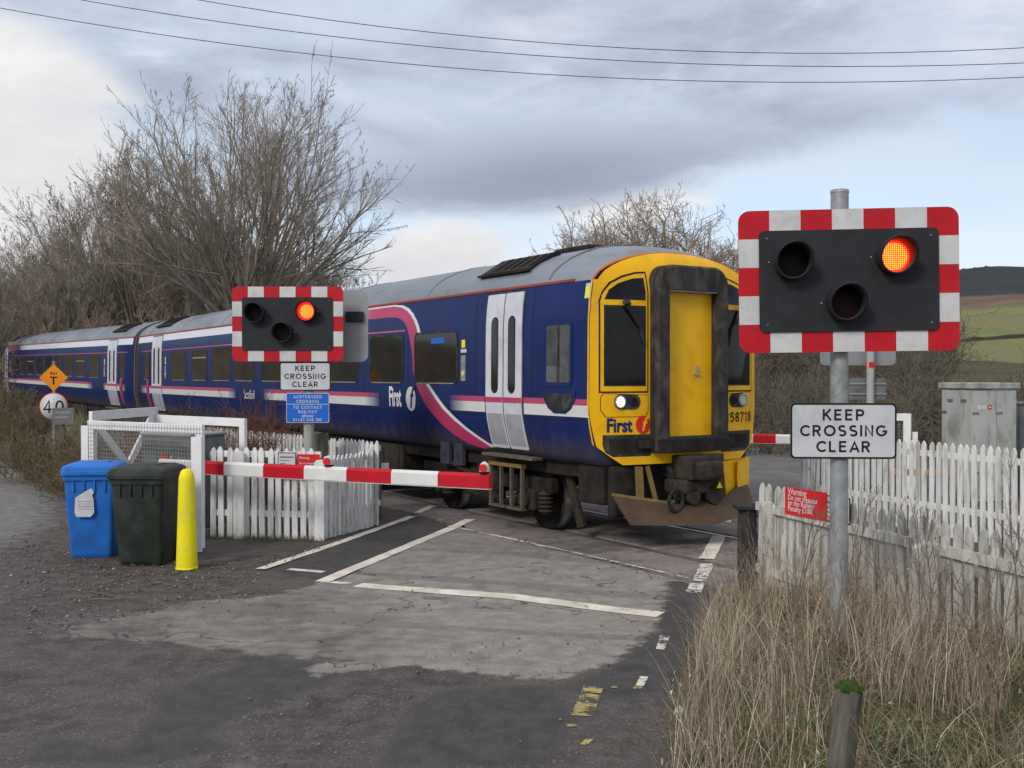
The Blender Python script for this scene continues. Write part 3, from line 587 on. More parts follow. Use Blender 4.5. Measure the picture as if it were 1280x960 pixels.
# ---------------------------------------------------------------- the train
def inset(h):
    xs_ = [.90, .98, 1.1, 1.25, 1.4, 1.55, 1.7, 2.7, 2.95, 3.18]; ys_ = [.21, .17, .115, .07, .035, .01, 0, .008, .025, .06]
    return float(np.interp(h, xs_, ys_))
ROOF = [(.06, 3.18), (.085, 3.24), (.15, 3.34), (.25, 3.43), (.4, 3.53), (.6, 3.62), (.85, 3.70), (1.1, 3.745), (1.35, 3.76)]
SIDE = [(inset(h), h) for h in (.98, 1.1, 1.25, 1.4, 1.55, 1.7, 2.2, 2.7, 2.95, 3.18)]
HALF = SIDE[:-1]+ROOF; WD = 2.70
PROF = HALF+[(WD-l, h) for l, h in HALF[-2::-1]]
ARCH = lambda l: float(np.interp(l if l <= 1.35 else WD-l, [a for a, _ in ROOF], [3.18+(b-3.18)*.66 for _, b in ROOF]))
def smask(l, h):
    u = abs(2*l/WD-1); g = min(1, max(0, (ARCH(l)-h)/.45)); g = math.sqrt(g)
    return -.20*(1-u**3.2)*g
def clean2d(vs, fs, cutx=None, cuty=None, tri=True):
    bm = bmesh.new(); bv = [bm.verts.new((x, y, 0)) for x, y in vs]
    for f in fs:
        try: bm.faces.new([bv[i] for i in f])
        except ValueError: pass
    if tri: bmesh.ops.triangulate(bm, faces=[f for f in bm.faces if len(f.verts) > 4])
    def cuts(ax, st):
        c = [v.co[ax] for v in bm.verts]; lo, hi = min(c), max(c); k = math.ceil(lo/st)*st
        while k < hi:
            n = [0, 0, 0]; n[ax] = 1; p = [0, 0, 0]; p[ax] = k
            if k-lo > 1e-4 and hi-k > 1e-4: bmesh.ops.bisect_plane(bm, geom=bm.verts[:]+bm.edges[:]+bm.faces[:], plane_co=p, plane_no=n)
            k += st
    if cutx: cuts(0, cutx)
    if cuty: cuts(1, cuty)
    bmesh.ops.remove_doubles(bm, verts=bm.verts[:], dist=1e-5); bm.verts.index_update()
    out = ([(v.co.x, v.co.y) for v in bm.verts], [[v.index for v in f.verts] for f in bm.faces], [[v.index for v in e.verts] for e in bm.edges if len(e.link_faces) == 1])
    bm.free(); return out
class Car:
    def __init__(s, root, flip): s.r = root; s.fl = flip
    def S(s, v): return CL-v if s.fl else v
    def side(s, p, off): return (inset(p[1])-off, s.S(p[0]), p[1])
    def mask(s, p, off): return (p[0], s.S(smask(p[0], p[1])-off), p[1])
    def drape(s, name, polys, mat, off=.004, surf='side', parent=None, thick=True, mb=None, fs=None, cutx=None, cuty=.08, mi=0, label=None):
        own = mb is None; mb = MB() if own else mb; f = s.side if surf == 'side' else s.mask
        if surf == 'mask': cutx = .1
        if fs is not None: jobs = [(polys, fs)]
        else: jobs = [(p, [tuple(range(len(p)))]) for p in polys]
        for vs, ff in jobs:
            v, fc, be = clean2d(vs, ff, cutx, cuty)
            mb.add([f(p, off) for p in v], fc, mi, None, True)
            if thick and off > .003:
                n = len(v); mb.add([f(p, off) for p in v]+[f(p, -.004) for p in v], [(a, b, b+n, a+n) for a, b in be], mi)
        if own: return mb.obj(name, mat, parent or s.r, label=label)
        return mb
    def text(s, name, txt, size, s_c, h_c, mat, bold=.02, sx=1., surf='side', off=.006, parent=None, shear=0):
        v, f = text2d(txt, size, bold, 'CENTER', sx, shear)
        sg = -1 if surf == 'side' else 1                       # the side reads towards the front of the train
        if s.fl and surf == 'side': sg = 1
        v = [(s_c+sg*x, h_c+y) for x, y in v]
        return s.drape(name, v, mat, off, surf, parent, thick=False, fs=f)
def ring(w, h, r, b, cx, cz):                                  # frame as quads between two rounded rectangles
    o = rrect(w+2*b, h+2*b, r+b, 4, cx, cz); i = rrect(w, h, r, 4, cx, cz); n = len(o)
    return o+i, [(k, (k+1) % n, n+(k+1) % n, n+k) for k in range(n)]
fade_m = bpy.data.materials.new('fading_vinyl_stripe'); fade_m.use_nodes = True; t = NT(fade_m.node_tree); b = t.n['Principled BSDF']
b.inputs['Roughness'].default_value = .35; b.inputs['Coat Weight'].default_value = .3
t.l.new(t.node('ShaderNodeAttribute', attribute_name='col').outputs[0], b.inputs['Base Color'])
def stripe(car, name, s0, s1, h0, h1, colr, f0=0, f1=0, off=.0045):
    n = max(2, int((s1-s0)/.1)+1); V = []; Cc = []; ss_ = np.linspace(s0, s1, n); hs = np.linspace(h0, h1, 3)
    blue = np.array((.008, .021, .115))
    for s in ss_:
        k = 1.
        if f0 and s < s0+f0: k = (s-s0)/f0
        if f1 and s > s1-f1: k = (s1-s)/f1
        k = max(0, min(1, k))
        for h in hs: V.append(car.side((s, h), off)); Cc.append((*(blue*(1-k)+np.array(colr)*k), 1))
    me = mesh_np(name, np.array(V), gridfaces(3, n), fade_m, True, None, np.array(Cc)); return put(bpy.data.objects.new(name, me), car.r)
CREAM = (.64, .63, .60); PINK = (.42, .045, .125); LILAC = (.62, .62, .70)
def gangway(car, parent_r, s_face, s_back, dirn, name='gangway'):
    """rubber surround: outer arch frame protruding along the track"""
    S_ = car.S; mb = MB()
    l0, l1, z0, z1 = .77, 1.93, 1.15, 3.38
    def arch(dx, top, bot, n=6):
        r = .24-dx*.3; a = []; x0 = l0+dx; x1 = l1-dx; zt = z1-top; zb = z0+bot
        a.append((x0, zb)); a.append((x0, zt-r))
        for k in range(1, n+1): q = pi/2*k/n; a.append((x0+r-r*cos(q), zt-r+r*sin(q)))
        for k in range(0, n+1): q = pi/2*k/n; a.append((x1-r+r*sin(q), zt-r+r*cos(q)))
        a.append((x1, zb)); return a
    outer = arch(0, 0, 0);     no = len(outer)
    # inner opening resampled to the same count
    il, ir, it, ib = l0+.18, l1-.18, z1-.30, z0+.16; inn = []
    for x, z in outer: inn.append((min(max(x, il), ir), min(max(z, ib), it)))
    q_ = (s_back-s_face)*.55; secs = [(outer, s_back), (outer, s_back-q_+.02), (arch(.035, .035, 0), s_back-q_), (arch(.035, .035, 0), s_back-q_-.02), (outer, s_back-q_-.035), (outer, s_face+.03), (arch(.03, .03, 0), s_face), (inn, s_face), (inn, s_back+.1)]
    V = []
    for pts, s in secs: V += [(x, S_(s), z) for x, z in pts]
    fs = [];
    for k in range(len(secs)-1):
        for i in range(no-1): fs.append((k*no+i, k*no+i+1, (k+1)*no+i+1, (k+1)*no+i))
        fs.append((k*no+no-1, k*no, (k+1)*no, (k+1)*no+no-1))
    mb.add(V, fs, 0, None, False)
    g = mb.obj(name, M['gangrub'], parent_r)
    # sill and top lip
    MB().box(l0+.01, l1-.01, *sorted((S_(s_face-.02), S_(s_back))), z0-.03, z0+.14, bev=.012).obj('gangway_sill', M['under'], g)
    MB().box(il, ir, *sorted((S_(s_face+.02), S_(s_back))), it-.02, it-.005).obj('gangway_lip', M['steel'], g)
    MB().box(il-.01, ir+.01, *sorted((S_(s_back+.02), S_(s_back+.05))), ib-.02, it+.02).obj('gangway_back', M['rubber'], g)
    return g
def bogie(car, sc, front):
    S_ = car.S; b = (MB().box(.28, .42, *sorted((S_(sc-1.75), S_(sc+1.75))), .52, .72, bev=.02).box(.30, .40, *sorted((S_(sc-.5), S_(sc+.5))), .32, .55, bev=.02)
        .box(2.28, 2.42, *sorted((S_(sc-1.75), S_(sc+1.75))), .52, .72).box(.42, 2.28, *sorted((S_(sc-.35), S_(sc+.35))), .42, .8).obj('bogie', M['under'], car.r))
    for sa in (sc-1.3, sc+1.3):
        for l in (.6, 2.1):
            sg = 1 if l < 1 else -1; Mx = Tr(l, S_(sa), .42) @ Matrix.Rotation(sg*pi/2, 4, 'Y')
            prof = [(.001, -.07), (.09, -.07), (.1, -.03), (.3, -.02), (.35, -.06), (.42, -.065), (.423, .05), (.45, .055), (.45, .075), (.35, .075), (.3, .03), (.001, .03)]
            w = MB().lathe(prof, 28, 0, Mx); wo_ = w.obj('wheel', [M['under']], b)
            rt = MB().lathe([(.424, -.06), (.4245, .045)], 28, 0, Mx).obj('tyre', M['railtop'], wo_)
        MB().cyl((.6, S_(sa), .42), (2.1, S_(sa), .42), .09, n=10).obj('axle', M['under'], b)
        MB().box(.2, .42, *sorted((S_(sa-.17), S_(sa+.17))), .28, .56, bev=.03).cyl((.14, S_(sa), .42), (.25, S_(sa), .42), .11, n=14).obj('axle_box', M['under2'], b)
        for ds in (-.29, .29):
            sp_ = MB()
            for k in range(5): sp_.lathe([(.07, 0), (.1, .01), (.1, .03), (.07, .04)], 12, 0, Tr(.32, S_(sa+ds), .27+k*.055))
            sp_.cyl((.32, S_(sa+ds), .25), (.32, S_(sa+ds), .55), .06, n=8); sp_.obj('coil_spring', M['under2'], b)
    MB().cyl((.45, S_(sc-.02), .62), (.45, S_(sc-.02), .97), .2, n=18).obj('air_spring', M['rubber'], b)
    MB().bar((.2, S_(sc-.6), .5), (.2, S_(sc+.75), .78), .05, .05).obj('damper', M['under2'], b)
    return b
def steps(car, s0, s1, z0=.30, z1=.88, l=.12):
    S_ = car.S; st = MB().box(l-.03, l+.05, *sorted((S_(s0), S_(s1))), z1-.05, z1).obj('footstep_frame', M['mustard'], car.r); q = MB()
    for s in np.linspace(s0+.02, s1-.02, 4): q.box(l-.02, l+.02, *sorted((S_(s-.022), S_(s+.022))), z0, z1-.052)
    q.box(l-.03, l+.05, *sorted((S_(s0), S_(s0+.36))), z0-.03, z0); q.box(l-.03, l+.05, *sorted((S_(s1-.4), S_(s1))), z0-.03, z0)
    q.obj('footstep_bars', M['tan'], st); return st
def build_car(root, flip, lead):
    c = Car(root, flip); S_ = c.S; n = len(PROF)
    # body shell
    svals = [.0, .12, .25, .45, .7, 1.0, 2, 4]+list(range(6, 22, 2))+[CL]
    V = []
    for s in svals:
        k = .66+.34*min(1, s/1.0)**.55
        for l, h in PROF:
            hh = h if h <= 3.18 else 3.18+(h-3.18)*k; V.append((l, S_(s), hh))
    fs = []; mi = []
    for a in range(len(svals)-1):
        for i in range(n-1): fs.append((a*n+i, a*n+i+1, (a+1)*n+i+1, (a+1)*n+i)); mi.append(1 if PROF[i][1] >= 3.18 and PROF[i+1][1] >= 3.18 else 0)
        fs.append((a*n+n-1, a*n, (a+1)*n, (a+1)*n+n-1)); mi.append(2)
    fs.append(tuple((len(svals)-1)*n+i for i in range(n))); mi.append(2); fs.append(tuple(range(n))); mi.append(0)
    bs = MB(); bs.add(V, [f for f, q in zip(fs, mi) if q != 1], 0, None, True); bs.mi = [0 if q == 0 else 1 for q in mi if q != 1]
    body = bs.obj('body', [M['blue'], M['under']], root)
    rf = MB(); rf.add(V, [f for f, q in zip(fs, mi) if q == 1], 0, None, True); rf.obj('roof', M['roof'], root)
    # gutter line along the cantrail
    g = MB()
    for a, e in ((.02, 22.38),): g.box(inset(3.18)-.012, inset(3.18)+.03, *sorted((S_(a+.35), S_(e))), 3.185, 3.215)
    g.obj('gutter', M['redline'], root)
    # roof ribs
    for s in (.95, 4.2, 7.6, 11, 14.4, 17.8, 21.2):
        V = []; hl = [(l, h) for l, h in PROF if h > 3.2]; m_ = len(hl)
        for ds, up in ((-.02, .0), (-.02, .012), (.02, .012), (.02, .0)): V += [(l, S_(s+ds), h+up) for l, h in hl]
        mb = MB(); mb.add(V, [(k*m_+i, k*m_+i+1, (k+1)*m_+i+1, (k+1)*m_+i) for k in range(3) for i in range(m_-1)]); mb.obj('roof_seam', M['roof'], root)
    # roof louvre housings
    for s0, s1 in ((1.6, 2.85), (19.4, 20.9)):
        v = MB(); y0, y1 = sorted((S_(s0), S_(s1)))
        poly = [(.24, 3.40), (.22, 3.46), (.58, 3.68), (.70, 3.71), (.74, 3.64), (.55, 3.56)]
        m3 = Matrix(((1, 0, 0, 0), (0, 1, 0, 0), (0, 0, 1, 0), (0, 0, 0, 1)))
        vs = [(x, y0, z) for x, z in poly]+[(x, y1, z) for x, z in poly]; k = len(poly)
        v.add(vs, [tuple(range(k)), tuple(range(2*k-1, k-1, -1))]+[(i, i+k, (i+1) % k+k, (i+1) % k) for i in range(k)])
        vh = v.obj('roof_vent', M['under'], root)
        lv = MB()
        for q in range(5):
            a = y0+.12+q*(y1-y0-.2)/5; lv.bar((.29, a, 3.508), (.56, a, 3.675), .09, .010, 0, (0, .15, 1))
        lv.obj('vent_louvre', M['under2'], vh)
        MB().bar((.2, y0-.02, 3.435), (.2, y1+.02, 3.435), .05, .03).obj('vent_ledge', M['under'], vh)
    MB().box(.95, 1.6, *sorted((S_(1.3), S_(2.1))), 3.66, 3.795, bev=.03).obj('roof_pod', M['under'], root)
    # end wall and gangway at the coupled end
    b2 = MB().box(.72, 1.98, *sorted((S_(CL-.03), S_(CL+.25))), 1.05, 3.42, bev=.06); b2.obj('gangway_bellows', M['rubber'], root)
    V = []
    for ds in (0, .12):
        for l, h in PROF: V.append((l*.985+.02, S_(CL+.01+ds), h-.02))
    mb = MB(); mb.add(V, [(i, i+1, n+i+1, n+i) for i in range(n-1)]+[tuple(range(n, 2*n))]); mb.obj('end_panel', M['tan'], root)
    # doors: two leaves, each with a tall window
    doors = [(1.44, 2.33), (19.55, 20.6)]
    for d0, d1 in doors:
        c.drape('door_recess', [rrect(d1-d0+.05, 2.13, .02, 2, (d0+d1)/2, 2.10)], M['rubber'], .004)
        mid = (d0+d1)/2
        for a, e in ((d0, mid-.015), (mid+.015, d1)):
            dr = c.drape('door', [rrect(e-a, 2.06, .02, 2, (a+e)/2, 2.105)], M['door'], .016)
            c.drape('lower_panel', [rrect(e-a-.05, .42, .01, 1, (a+e)/2, 1.33)], M['doorlow'], .019, parent=dr)
            c.drape('stripe', [[(a, 1.69), (e, 1.69), (e, 1.76), (a, 1.76)]], M['pink'], .0195, parent=dr, thick=False)
            wf = c.drape('window_seal', [rrect(.175, 1.02, .085, 6, (a+e)/2+.02*(1 if a == d0 else -1), 2.32)], M['rubber'], .020, parent=dr)
            c.drape('window', [rrect(.135, .98, .066, 6, (a+e)/2+.02*(1 if a == d0 else -1), 2.32)], M['glass'], .023, parent=dr)
        MB().box(-.02, .16, *sorted((S_(d0-.25), S_(d1+.1))), .96, 1.0, bev=.008).obj('door_step', M['tan'], root)
    # saloon windows
    wins = [(3.15, 4.44), (4.86, 6.05), (6.57, 7.85), (8.3, 9.6), (10.1, 11.45), (11.9, 13.2), (13.5, 14.9), (15.35, 16.58), (17.17, 18.47)]
    if not lead: wins = [(3.3, 4.5), (5.0, 6.2), (6.75, 8.0), (8.5, 9.75), (10.2, 11.45), (11.9, 13.15), (13.6, 14.85), (15.35, 16.58), (17.17, 18.47)]
    for k, (a, e) in enumerate(wins+[(20.95, 21.5)]):
        w = e-a; cx = (a+e)/2
        v, f = ring(w, .72, .07, .028, cx, 2.31); fr = c.drape('window', v, M['rubber'], .009, fs=f)
        p = c.drape('pane', [rrect(w, .72, .07, 4, cx, 2.31)], M['glass'], .006, parent=fr)
        c.drape('sill_glint', [[(a+.08, 1.925), (e-.08, 1.925), (e-.08, 1.94), (a+.08, 1.94)]], M['steel'], .012, parent=fr)
        if k in (2, 7): c.drape('vent_bar', [[(a+.03, 2.47), (e-.03, 2.47), (e-.03, 2.50), (a+.03, 2.50)]], M['steel'], .012, parent=fr)
        if k == 0 and lead: c.drape('window_label', [[(3.52, 2.52), (3.92, 2.52), (3.92, 2.60), (3.52, 2.60)]], M['signblue'], .0085, parent=fr)
    # panel joints of the body side, rain strips over the doors
    js = MB()
    for s in (1.2, 2.62, 4.68, 6.3, 8.07, 9.85, 11.68, 13.35, 15.12, 16.9, 18.9, 20.8): c.drape('', [[(s, 1.02), (s+.014, 1.02), (s+.014, 3.15), (s, 3.15)]], None, .0012, thick=False, mb=js)
    c.drape('', [[(.05, 1.50), (22.3, 1.50), (22.3, 1.508), (.05, 1.508)]], None, .0014, thick=False, mb=js)
    jo = js.obj('panel_joints', M['ink'], root); jo['kind'] = 'stuff'
    # door control strips
    for s in (2.96, 19.15):
        p = c.drape('control_panel', [[(s-.06, 1.97), (s+.06, 1.97), (s+.06, 2.33), (s-.06, 2.33)]], M['steel'], .01)
        c.drape('control_button', [rrect(.07, .07, .03, 4, s, 2.08)], M['yelplastic'], .016, parent=p)
        c.drape('label', [[(s-.09, 2.37), (s+.07, 2.37), (s+.07, 2.42), (s-.09, 2.42)]], M['refwhite'], .006, parent=p, thick=False)
        c.drape('label', [[(s-.05, 2.44), (s+.05, 2.44), (s+.05, 2.55), (s-.05, 2.55)]], M['yelplastic'], .006, parent=p, thick=False)
    # cab side window and grab recess
    v, f = ring(.50, .70, .03, .05, .635, 2.315); fr = c.drape('cab_window', v, M['blue'], .012, fs=f)
    c.drape('window_seal', [rrect(.53, .73, .03, 3, .635, 2.315)], M['rubber'], .006, parent=fr)
    c.drape('pane', [rrect(.50, .70, .02, 3, .635, 2.315)], M['glass2'], .009, parent=fr)
    c.drape('window_bar', [[(.60, 1.97), (.64, 1.97), (.64, 2.66), (.60, 2.66)]], M['rubber'], .014, parent=fr)
    rec = [(.33, 1.83), (.90, 1.83), (.90, 1.78), (.80, 1.66), (.70, 1.61), (.50, 1.61), (.40, 1.66), (.33, 1.74)]
    big = [(.61+(x-.61)*1.22, 1.72+(y-1.72)*1.25) for x, y in rec]
    fr = c.drape('grab_recess', [big], M['blue'], .012); c.drape('recess_opening', [rec], M['rubber'], .015, parent=fr)
    c.drape('warning_label', [[(.02, 2.96), (.12, 2.96), (.12, 3.14), (.02, 3.14)]], M['refwhite'], .006, thick=False)
    c.drape('warning_panel', [[(.035, 2.975), (.105, 2.975), (.105, 3.10), (.035, 3.10)]], M['yelplastic'], .008, thick=False)
    # livery
    if lead:
        for a, e, f0, f1 in ((.01, 1.40, 0, 0), (2.37, 3.35, 0, .5), (5.7, 11.3, .6, .5), (13.1, 19.5, .6, 0), (20.65, 21.9, 0, .8)):
            stripe(c, 'stripe', a, e, 1.55, 1.69, CREAM, f0, f1); stripe(c, 'stripe', a, e, 1.69, 1.765, PINK, f0, f1)
        top = [(6.1, 3.175), (5.25, 3.175), (4.95, 3.15), (4.72, 3.09), (4.55, 3.0), (4.42, 2.9), (4.33, 2.8), (4.26, 2.68), (4.22, 2.5), (4.20, 2.3), (4.17, 2.1), (4.08, 1.98), (3.94, 1.89), (3.72, 1.74),
               (3.5, 1.59), (3.22, 1.44), (2.97, 1.32), (2.7, 1.21), (2.45, 1.12), (2.28, 1.07)]
        pk0 = [(6.1, 3.15), (5.27, 3.15), (4.99, 3.12), (4.79, 3.06), (4.63, 2.98), (4.5, 2.88), (4.41, 2.78), (4.34, 2.66), (4.30, 2.5), (4.27, 2.3), (4.24, 2.1), (4.13, 1.95), (3.99, 1.85), (3.78, 1.70),
               (3.56, 1.55), (3.27, 1.40), (3.02, 1.285), (2.74, 1.18), (2.5, 1.095), (2.40, 1.06)]
        inn = [(6.1, 2.98), (5.4, 2.98), (5.15, 2.97), (4.98, 2.94), (4.84, 2.88), (4.74, 2.80), (4.67, 2.70), (4.61, 2.58), (4.56, 2.45), (4.53, 2.3), (4.51, 2.1), (4.44, 1.96), (4.30, 1.80), (4.12, 1.62),
               (3.92, 1.48), (3.66, 1.32), (3.38, 1.19), (3.05, 1.09), (2.85, 1.05), (2.6, 1.03)]
        def band(nm, A, B, mat, off):
            nA = len(A); c.drape(nm, A+B, mat, off, fs=[(i, i+1, nA+i+1, nA+i) for i in range(nA-1)], thick=False)
        band('swoosh_edge', top, pk0, M['cream'], .0035); band('swoosh', pk0, inn, M['pink'], .0035)
        stripe(c, 'pink_band', 6.1, 11.2, 2.99, 3.15, PINK, 0, 3.5, .0032); stripe(c, 'cream_band', 6.1, 22.3, 3.0, 3.175, LILAC, 4.5, 0, .0026)
        stripe(c, 'cream_band', 6.1, 9, 3.15, 3.175, CREAM, 0, 0, .004)
        stripe(c, 'thin_line', 4.78, 21.9, 2.735, 2.76, PINK, 0, .5)
        c.text('lettering', 'First', .43, 5.13, 1.70, M['cream'], .03, .56)
        c.drape('logo_disc', [[(4.58+.165*cos(a), 1.69+.19*sin(a)) for a in np.linspace(0, 2*pi, 28, endpoint=False)]], M['cream'], .006, thick=False)
        c.text('logo_letter', 'f', .46, 4.58, 1.69, M['blue'], .02, .8, off=.009, shear=.3)
        c.text('lettering', 'ScotRail', .27, 12.2, 1.63, M['cream'], .008, .8)
    else:
        for a, e, f0, f1 in ((.4, 1.4, 0, 0), (2.37, 17.6, 0, .8), (19.0, 19.5, .4, 0), (20.65, 21.6, 0, .8)):
            stripe(c, 'stripe', a, e, 1.55, 1.69, CREAM, f0, f1); stripe(c, 'stripe', a, e, 1.69, 1.765, PINK, f0, f1)
        stripe(c, 'cream_band', 3.0, 22.3, 2.98, 3.175, LILAC, 3.5, 0, .003); stripe(c, 'thin_line', 2.5, 21.9, 2.735, 2.76, PINK, 0, .5)
        stripe(c, 'pink_band', 1.6, 5.0, 2.96, 3.15, PINK, 1, 1.5, .0045)
    v = [(21.1+.25*cos(a)*.7, 1.55+.42*sin(a)) for a in np.linspace(0, 2*pi, 24, endpoint=False)]
    c.drape('pink_emblem', [v], M['pink'], .0055, thick=False); c.text('emblem_letter', 'f', .85, 21.1, 1.55, M['blue'], .01, .7, off=.008, shear=.3)
    # underframe
    uf = MB().box(.25, 2.45, *sorted((S_(.2), S_(CL-.1))), .80, .985).obj('underframe', M['under'], root)
    for a, e, z0, z1, l0, mt in ((5.3, 6.6, .32, .93, .22, 'under2'), (6.9, 9.2, .28, .93, .28, 'under'), (9.5, 11.6, .3, .93, .2, 'under2'), (11.9, 13.6, .34, .93, .26, 'under'), (13.9, 15.9, .3, .93, .2, 'under2')):
        bx = MB().box(l0, 2.3, *sorted((S_(a), S_(e))), z0, z1, bev=.02).obj('equipment_box', M[mt], root)
        MB().box(l0-.015, l0+.01, *sorted((S_(a+.12), S_((a+e)/2-.05))), z0+.1, z1-.08, bev=.005).box(l0-.015, l0+.01, *sorted((S_((a+e)/2+.05), S_(e-.12))), z0+.1, z1-.08, bev=.005).obj('box_cover', M[mt], bx)
    MB().cyl((.48, S_(2.5), .80), (.48, S_(3.4), .80), .15, n=18).obj('air_tank', M['under2'], root)
    for s in (3.35, 3.75): MB().box(.13, .2, *sorted((S_(s-.13), S_(s+.13))), .74, 1.06, bev=.01).cyl((.12, S_(s), .9), (.135, S_(s), .9), .05, n=12, mi=1).obj('lifting_bracket', [M['blue'], M['rubber']], root)
    bogie(c, 2.95, True); bogie(c, 19.4, False); steps(c, 1.6, 2.42)
    MB().bar((.35, S_(.95), .95), (.45, S_(.75), .14), .13, .05, 0, (1, 0, 0)).bar((.42, S_(.95), .92), (.45, S_(1.6), .7), .1, .08, 0, (1, 0, 0)).obj('guard_iron', M['under2'], root)
    MB().bar((2.3, S_(.95), .95), (2.25, S_(.75), .14), .13, .05, 0, (1, 0, 0)).obj('guard_iron', M['under2'], root)
    front(c) 
    return c
def front(c):
    r = c.r; S_ = c.S
    # yellow end: surface laid over l and h
    nl, nh = 45, 34; V = []; ls = .35*np.linspace(0, 1, nl)+.65*(1-np.cos(pi*np.linspace(0, 1, nl)))/2
    def bottom(l): d = min(l, WD-l); return .985+.22*max(0, 1-d/.26)**1.1
    for j in range(nh):
        for i in range(nl):
            u = ls[i]; q = j/(nh-1)
            l0 = u*WD; top = ARCH(max(.06, min(WD-.06, l0))); h = bottom(l0)+(top-bottom(l0))*q
            ins = inset(min(h, 3.18)); l = ins+u*(WD-2*ins); 
            V.append((l, S_(smask(l, h)-.002), h))
    me = mesh_np('cab_front', np.array(V), gridfaces(nl, nh), M['yellow'], True); end = put(bpy.data.objects.new('cab_front', me), r)
    # wrapped yellow edge down the side and the orange brow line
    c.drape('cab_edge', [[(0, 1.21), (0, 3.18), (.03, 3.18), (.03, 1.23)]], M['yellow'], .0055, thick=False, parent=end)
    V = []
    hl = [(l, 3.18+(h-3.18)*.66) for l, h in PROF if h >= 3.18]; m_ = len(hl)
    for s_, up in ((-.006, -.012), (-.008, .006), (.03, .016)): V += [(l, S_(s_), h+up) for l, h in hl]
    mb = MB(); mb.add(V, [(k*m_+i, k*m_+i+1, (k+1)*m_+i+1, (k+1)*m_+i) for k in range(2) for i in range(m_-1)], 0, None, True); mb.obj('brow_line', M['orange'], end)
    def mir(p): return [(WD-x, z) for x, z in p]
    for sd_ in (0, 1):
        f = (lambda p: p) if sd_ == 0 else mir
        outer = [(.125, 1.86), (.725, 1.86), (.725, 3.27), (.60, 3.26), (.42, 3.21), (.26, 3.13), (.17, 3.03), (.125, 2.92)]
        seam = [(.105, 1.84), (.745, 1.84), (.745, 3.295), (.60, 3.285), (.41, 3.235), (.24, 3.15), (.15, 3.04), (.105, 2.93)]
        c.drape('window_seam', [f(seam)], M['ink'], .003, 'mask', end, thick=False); fr = c.drape('window_surround', [f(outer)], M['yellow'], .007, 'mask', end)
        main = [(.175, 1.94), (.69, 1.94), (.69, 2.86), (.175, 2.86)]; upper = [(.185, 2.95), (.685, 2.95), (.685, 3.21), (.55, 3.20), (.36, 3.14), (.24, 3.06)]
        for nm, p in (('windscreen', main), ('upper_pane', upper)):
            cx = sum(x for x, _ in p)/len(p); cz = sum(z for _, z in p)/len(p); bg_ = [(cx+(x-cx)*1.05, cz+(z-cz)*1.04) for x, z in p]
            c.drape(nm+'_seal', [f(bg_)], M['rubber'], .010, 'mask', fr); c.drape(nm, [f(p)], M['screen'], .014, 'mask', fr)
        x = (lambda v: v) if sd_ == 0 else (lambda v: WD-v); y = lambda v: S_(smask(.5, 2.4)-v)
        wp = MB().bar((x(.40), y(.03), 2.93), (x(.40), y(.07), 2.88), .08, .05).bar((x(.38), y(.05), 2.90), (x(.60), y(.045), 2.62), .035, .025).bar((x(.60), y(.04), 2.64), (x(.66), y(.035), 2.42), .05, .02)
        wp.obj('wiper', M['rubber'], fr)
        # lamp cluster
        pod = [(.19, 1.56), (.70, 1.56), (.735, 1.62), (.735, 1.81), (.16, 1.83), (.13, 1.78), (.13, 1.64)]
        c.drape('lamp_panel_seam', [f([(.43+(a-.43)*1.03, 1.7+(b_-1.7)*1.06) for a, b_ in pod])], M['ink'], .003, 'mask', end, thick=False)
        lp = c.drape('lamp_panel', [f(pod)], M['yellow'], .006, 'mask', end)
        cl = rrect(.34, .18, .085, 6, .455, 1.735); c.drape('lamp_cluster', [f(cl)], M['rubber'], .012, 'mask', lp)
        lc = .355
        yy = S_(smask(lc, 1.6)-.012); y2 = S_(smask(lc, 1.6)-.03)
        hd = MB().cyl((x(lc), yy, 1.735), (x(lc), y2, 1.735), .06, .056, 20).obj('headlight', M['headlamp' if (sd_ == 0 and not c.fl) else 'lampoff'], lp)
        MB().lathe([(.061, 0), (.078, 0), (.078, .024), (.061, .018)], 20, 0, Tr(x(lc), yy, 1.735, 0, pi/2)).obj('headlight_rim', M['steel'], hd)
        yy = S_(smask(.54, 1.7)-.012); y2 = S_(smask(.54, 1.7)-.022)
        MB().cyl((x(.54), yy, 1.735), (x(.54), y2, 1.735), .055, .05, 16).obj('tail_light', M['lensdark'], lp)
        # lower recess
        rec = [(.15, 1.345), (.78, 1.345), (.78, 1.085), (.27, 1.085), (.18, 1.14), (.15, 1.22)]
        rcf = c.drape('bumper_recess', [f(rec)], M['rubber'], .005, 'mask', end)
        c.drape('recess_rim', [f([(.22, 1.30), (.76, 1.30), (.76, 1.125), (.30, 1.125), (.235, 1.17)])], M['under'], .010, 'mask', rcf)
        MB().box(*sorted((x(.60), x(.84))), *sorted((S_(-.24), S_(-.14))), 1.18, 1.27).obj('jumper_cable_socket', M['under2'], rcf)
    if not c.fl:
        c.text('lettering', 'First', .225, .35, 1.45, M['blue'], .03, .80, 'mask', .010, end)
        c.drape('logo_disc', [[(.665+.10*cos(a), 1.46+.11*sin(a)) for a in np.linspace(0, 2*pi, 24, endpoint=False)]], M['signred'], .009, 'mask', end, thick=False)
        c.text('logo_letter', 'f', .24, .665, 1.46, M['yellow'], .02, .9, 'mask', .013, end, shear=.3)
        nv, nf = strokes2d('158718', .135, .13, .16, .95); mbn = MB()
        for fc_ in nf: pass
        mbn.add([c.mask((2.29+a, 1.52+b_), .009+.0001*(l % 9)) for a, b_, l in nv], nf); mbn.obj('unit_number', M['ink'], end)
    g = gangway(c, end, -.34, -.12, -1)
    # gangway door
    d = MB().box(.99, 1.71, *sorted((S_(-.17), S_(-.13))), 1.28, 3.05, bev=.01).obj('gangway_door', M['yellow'], end)
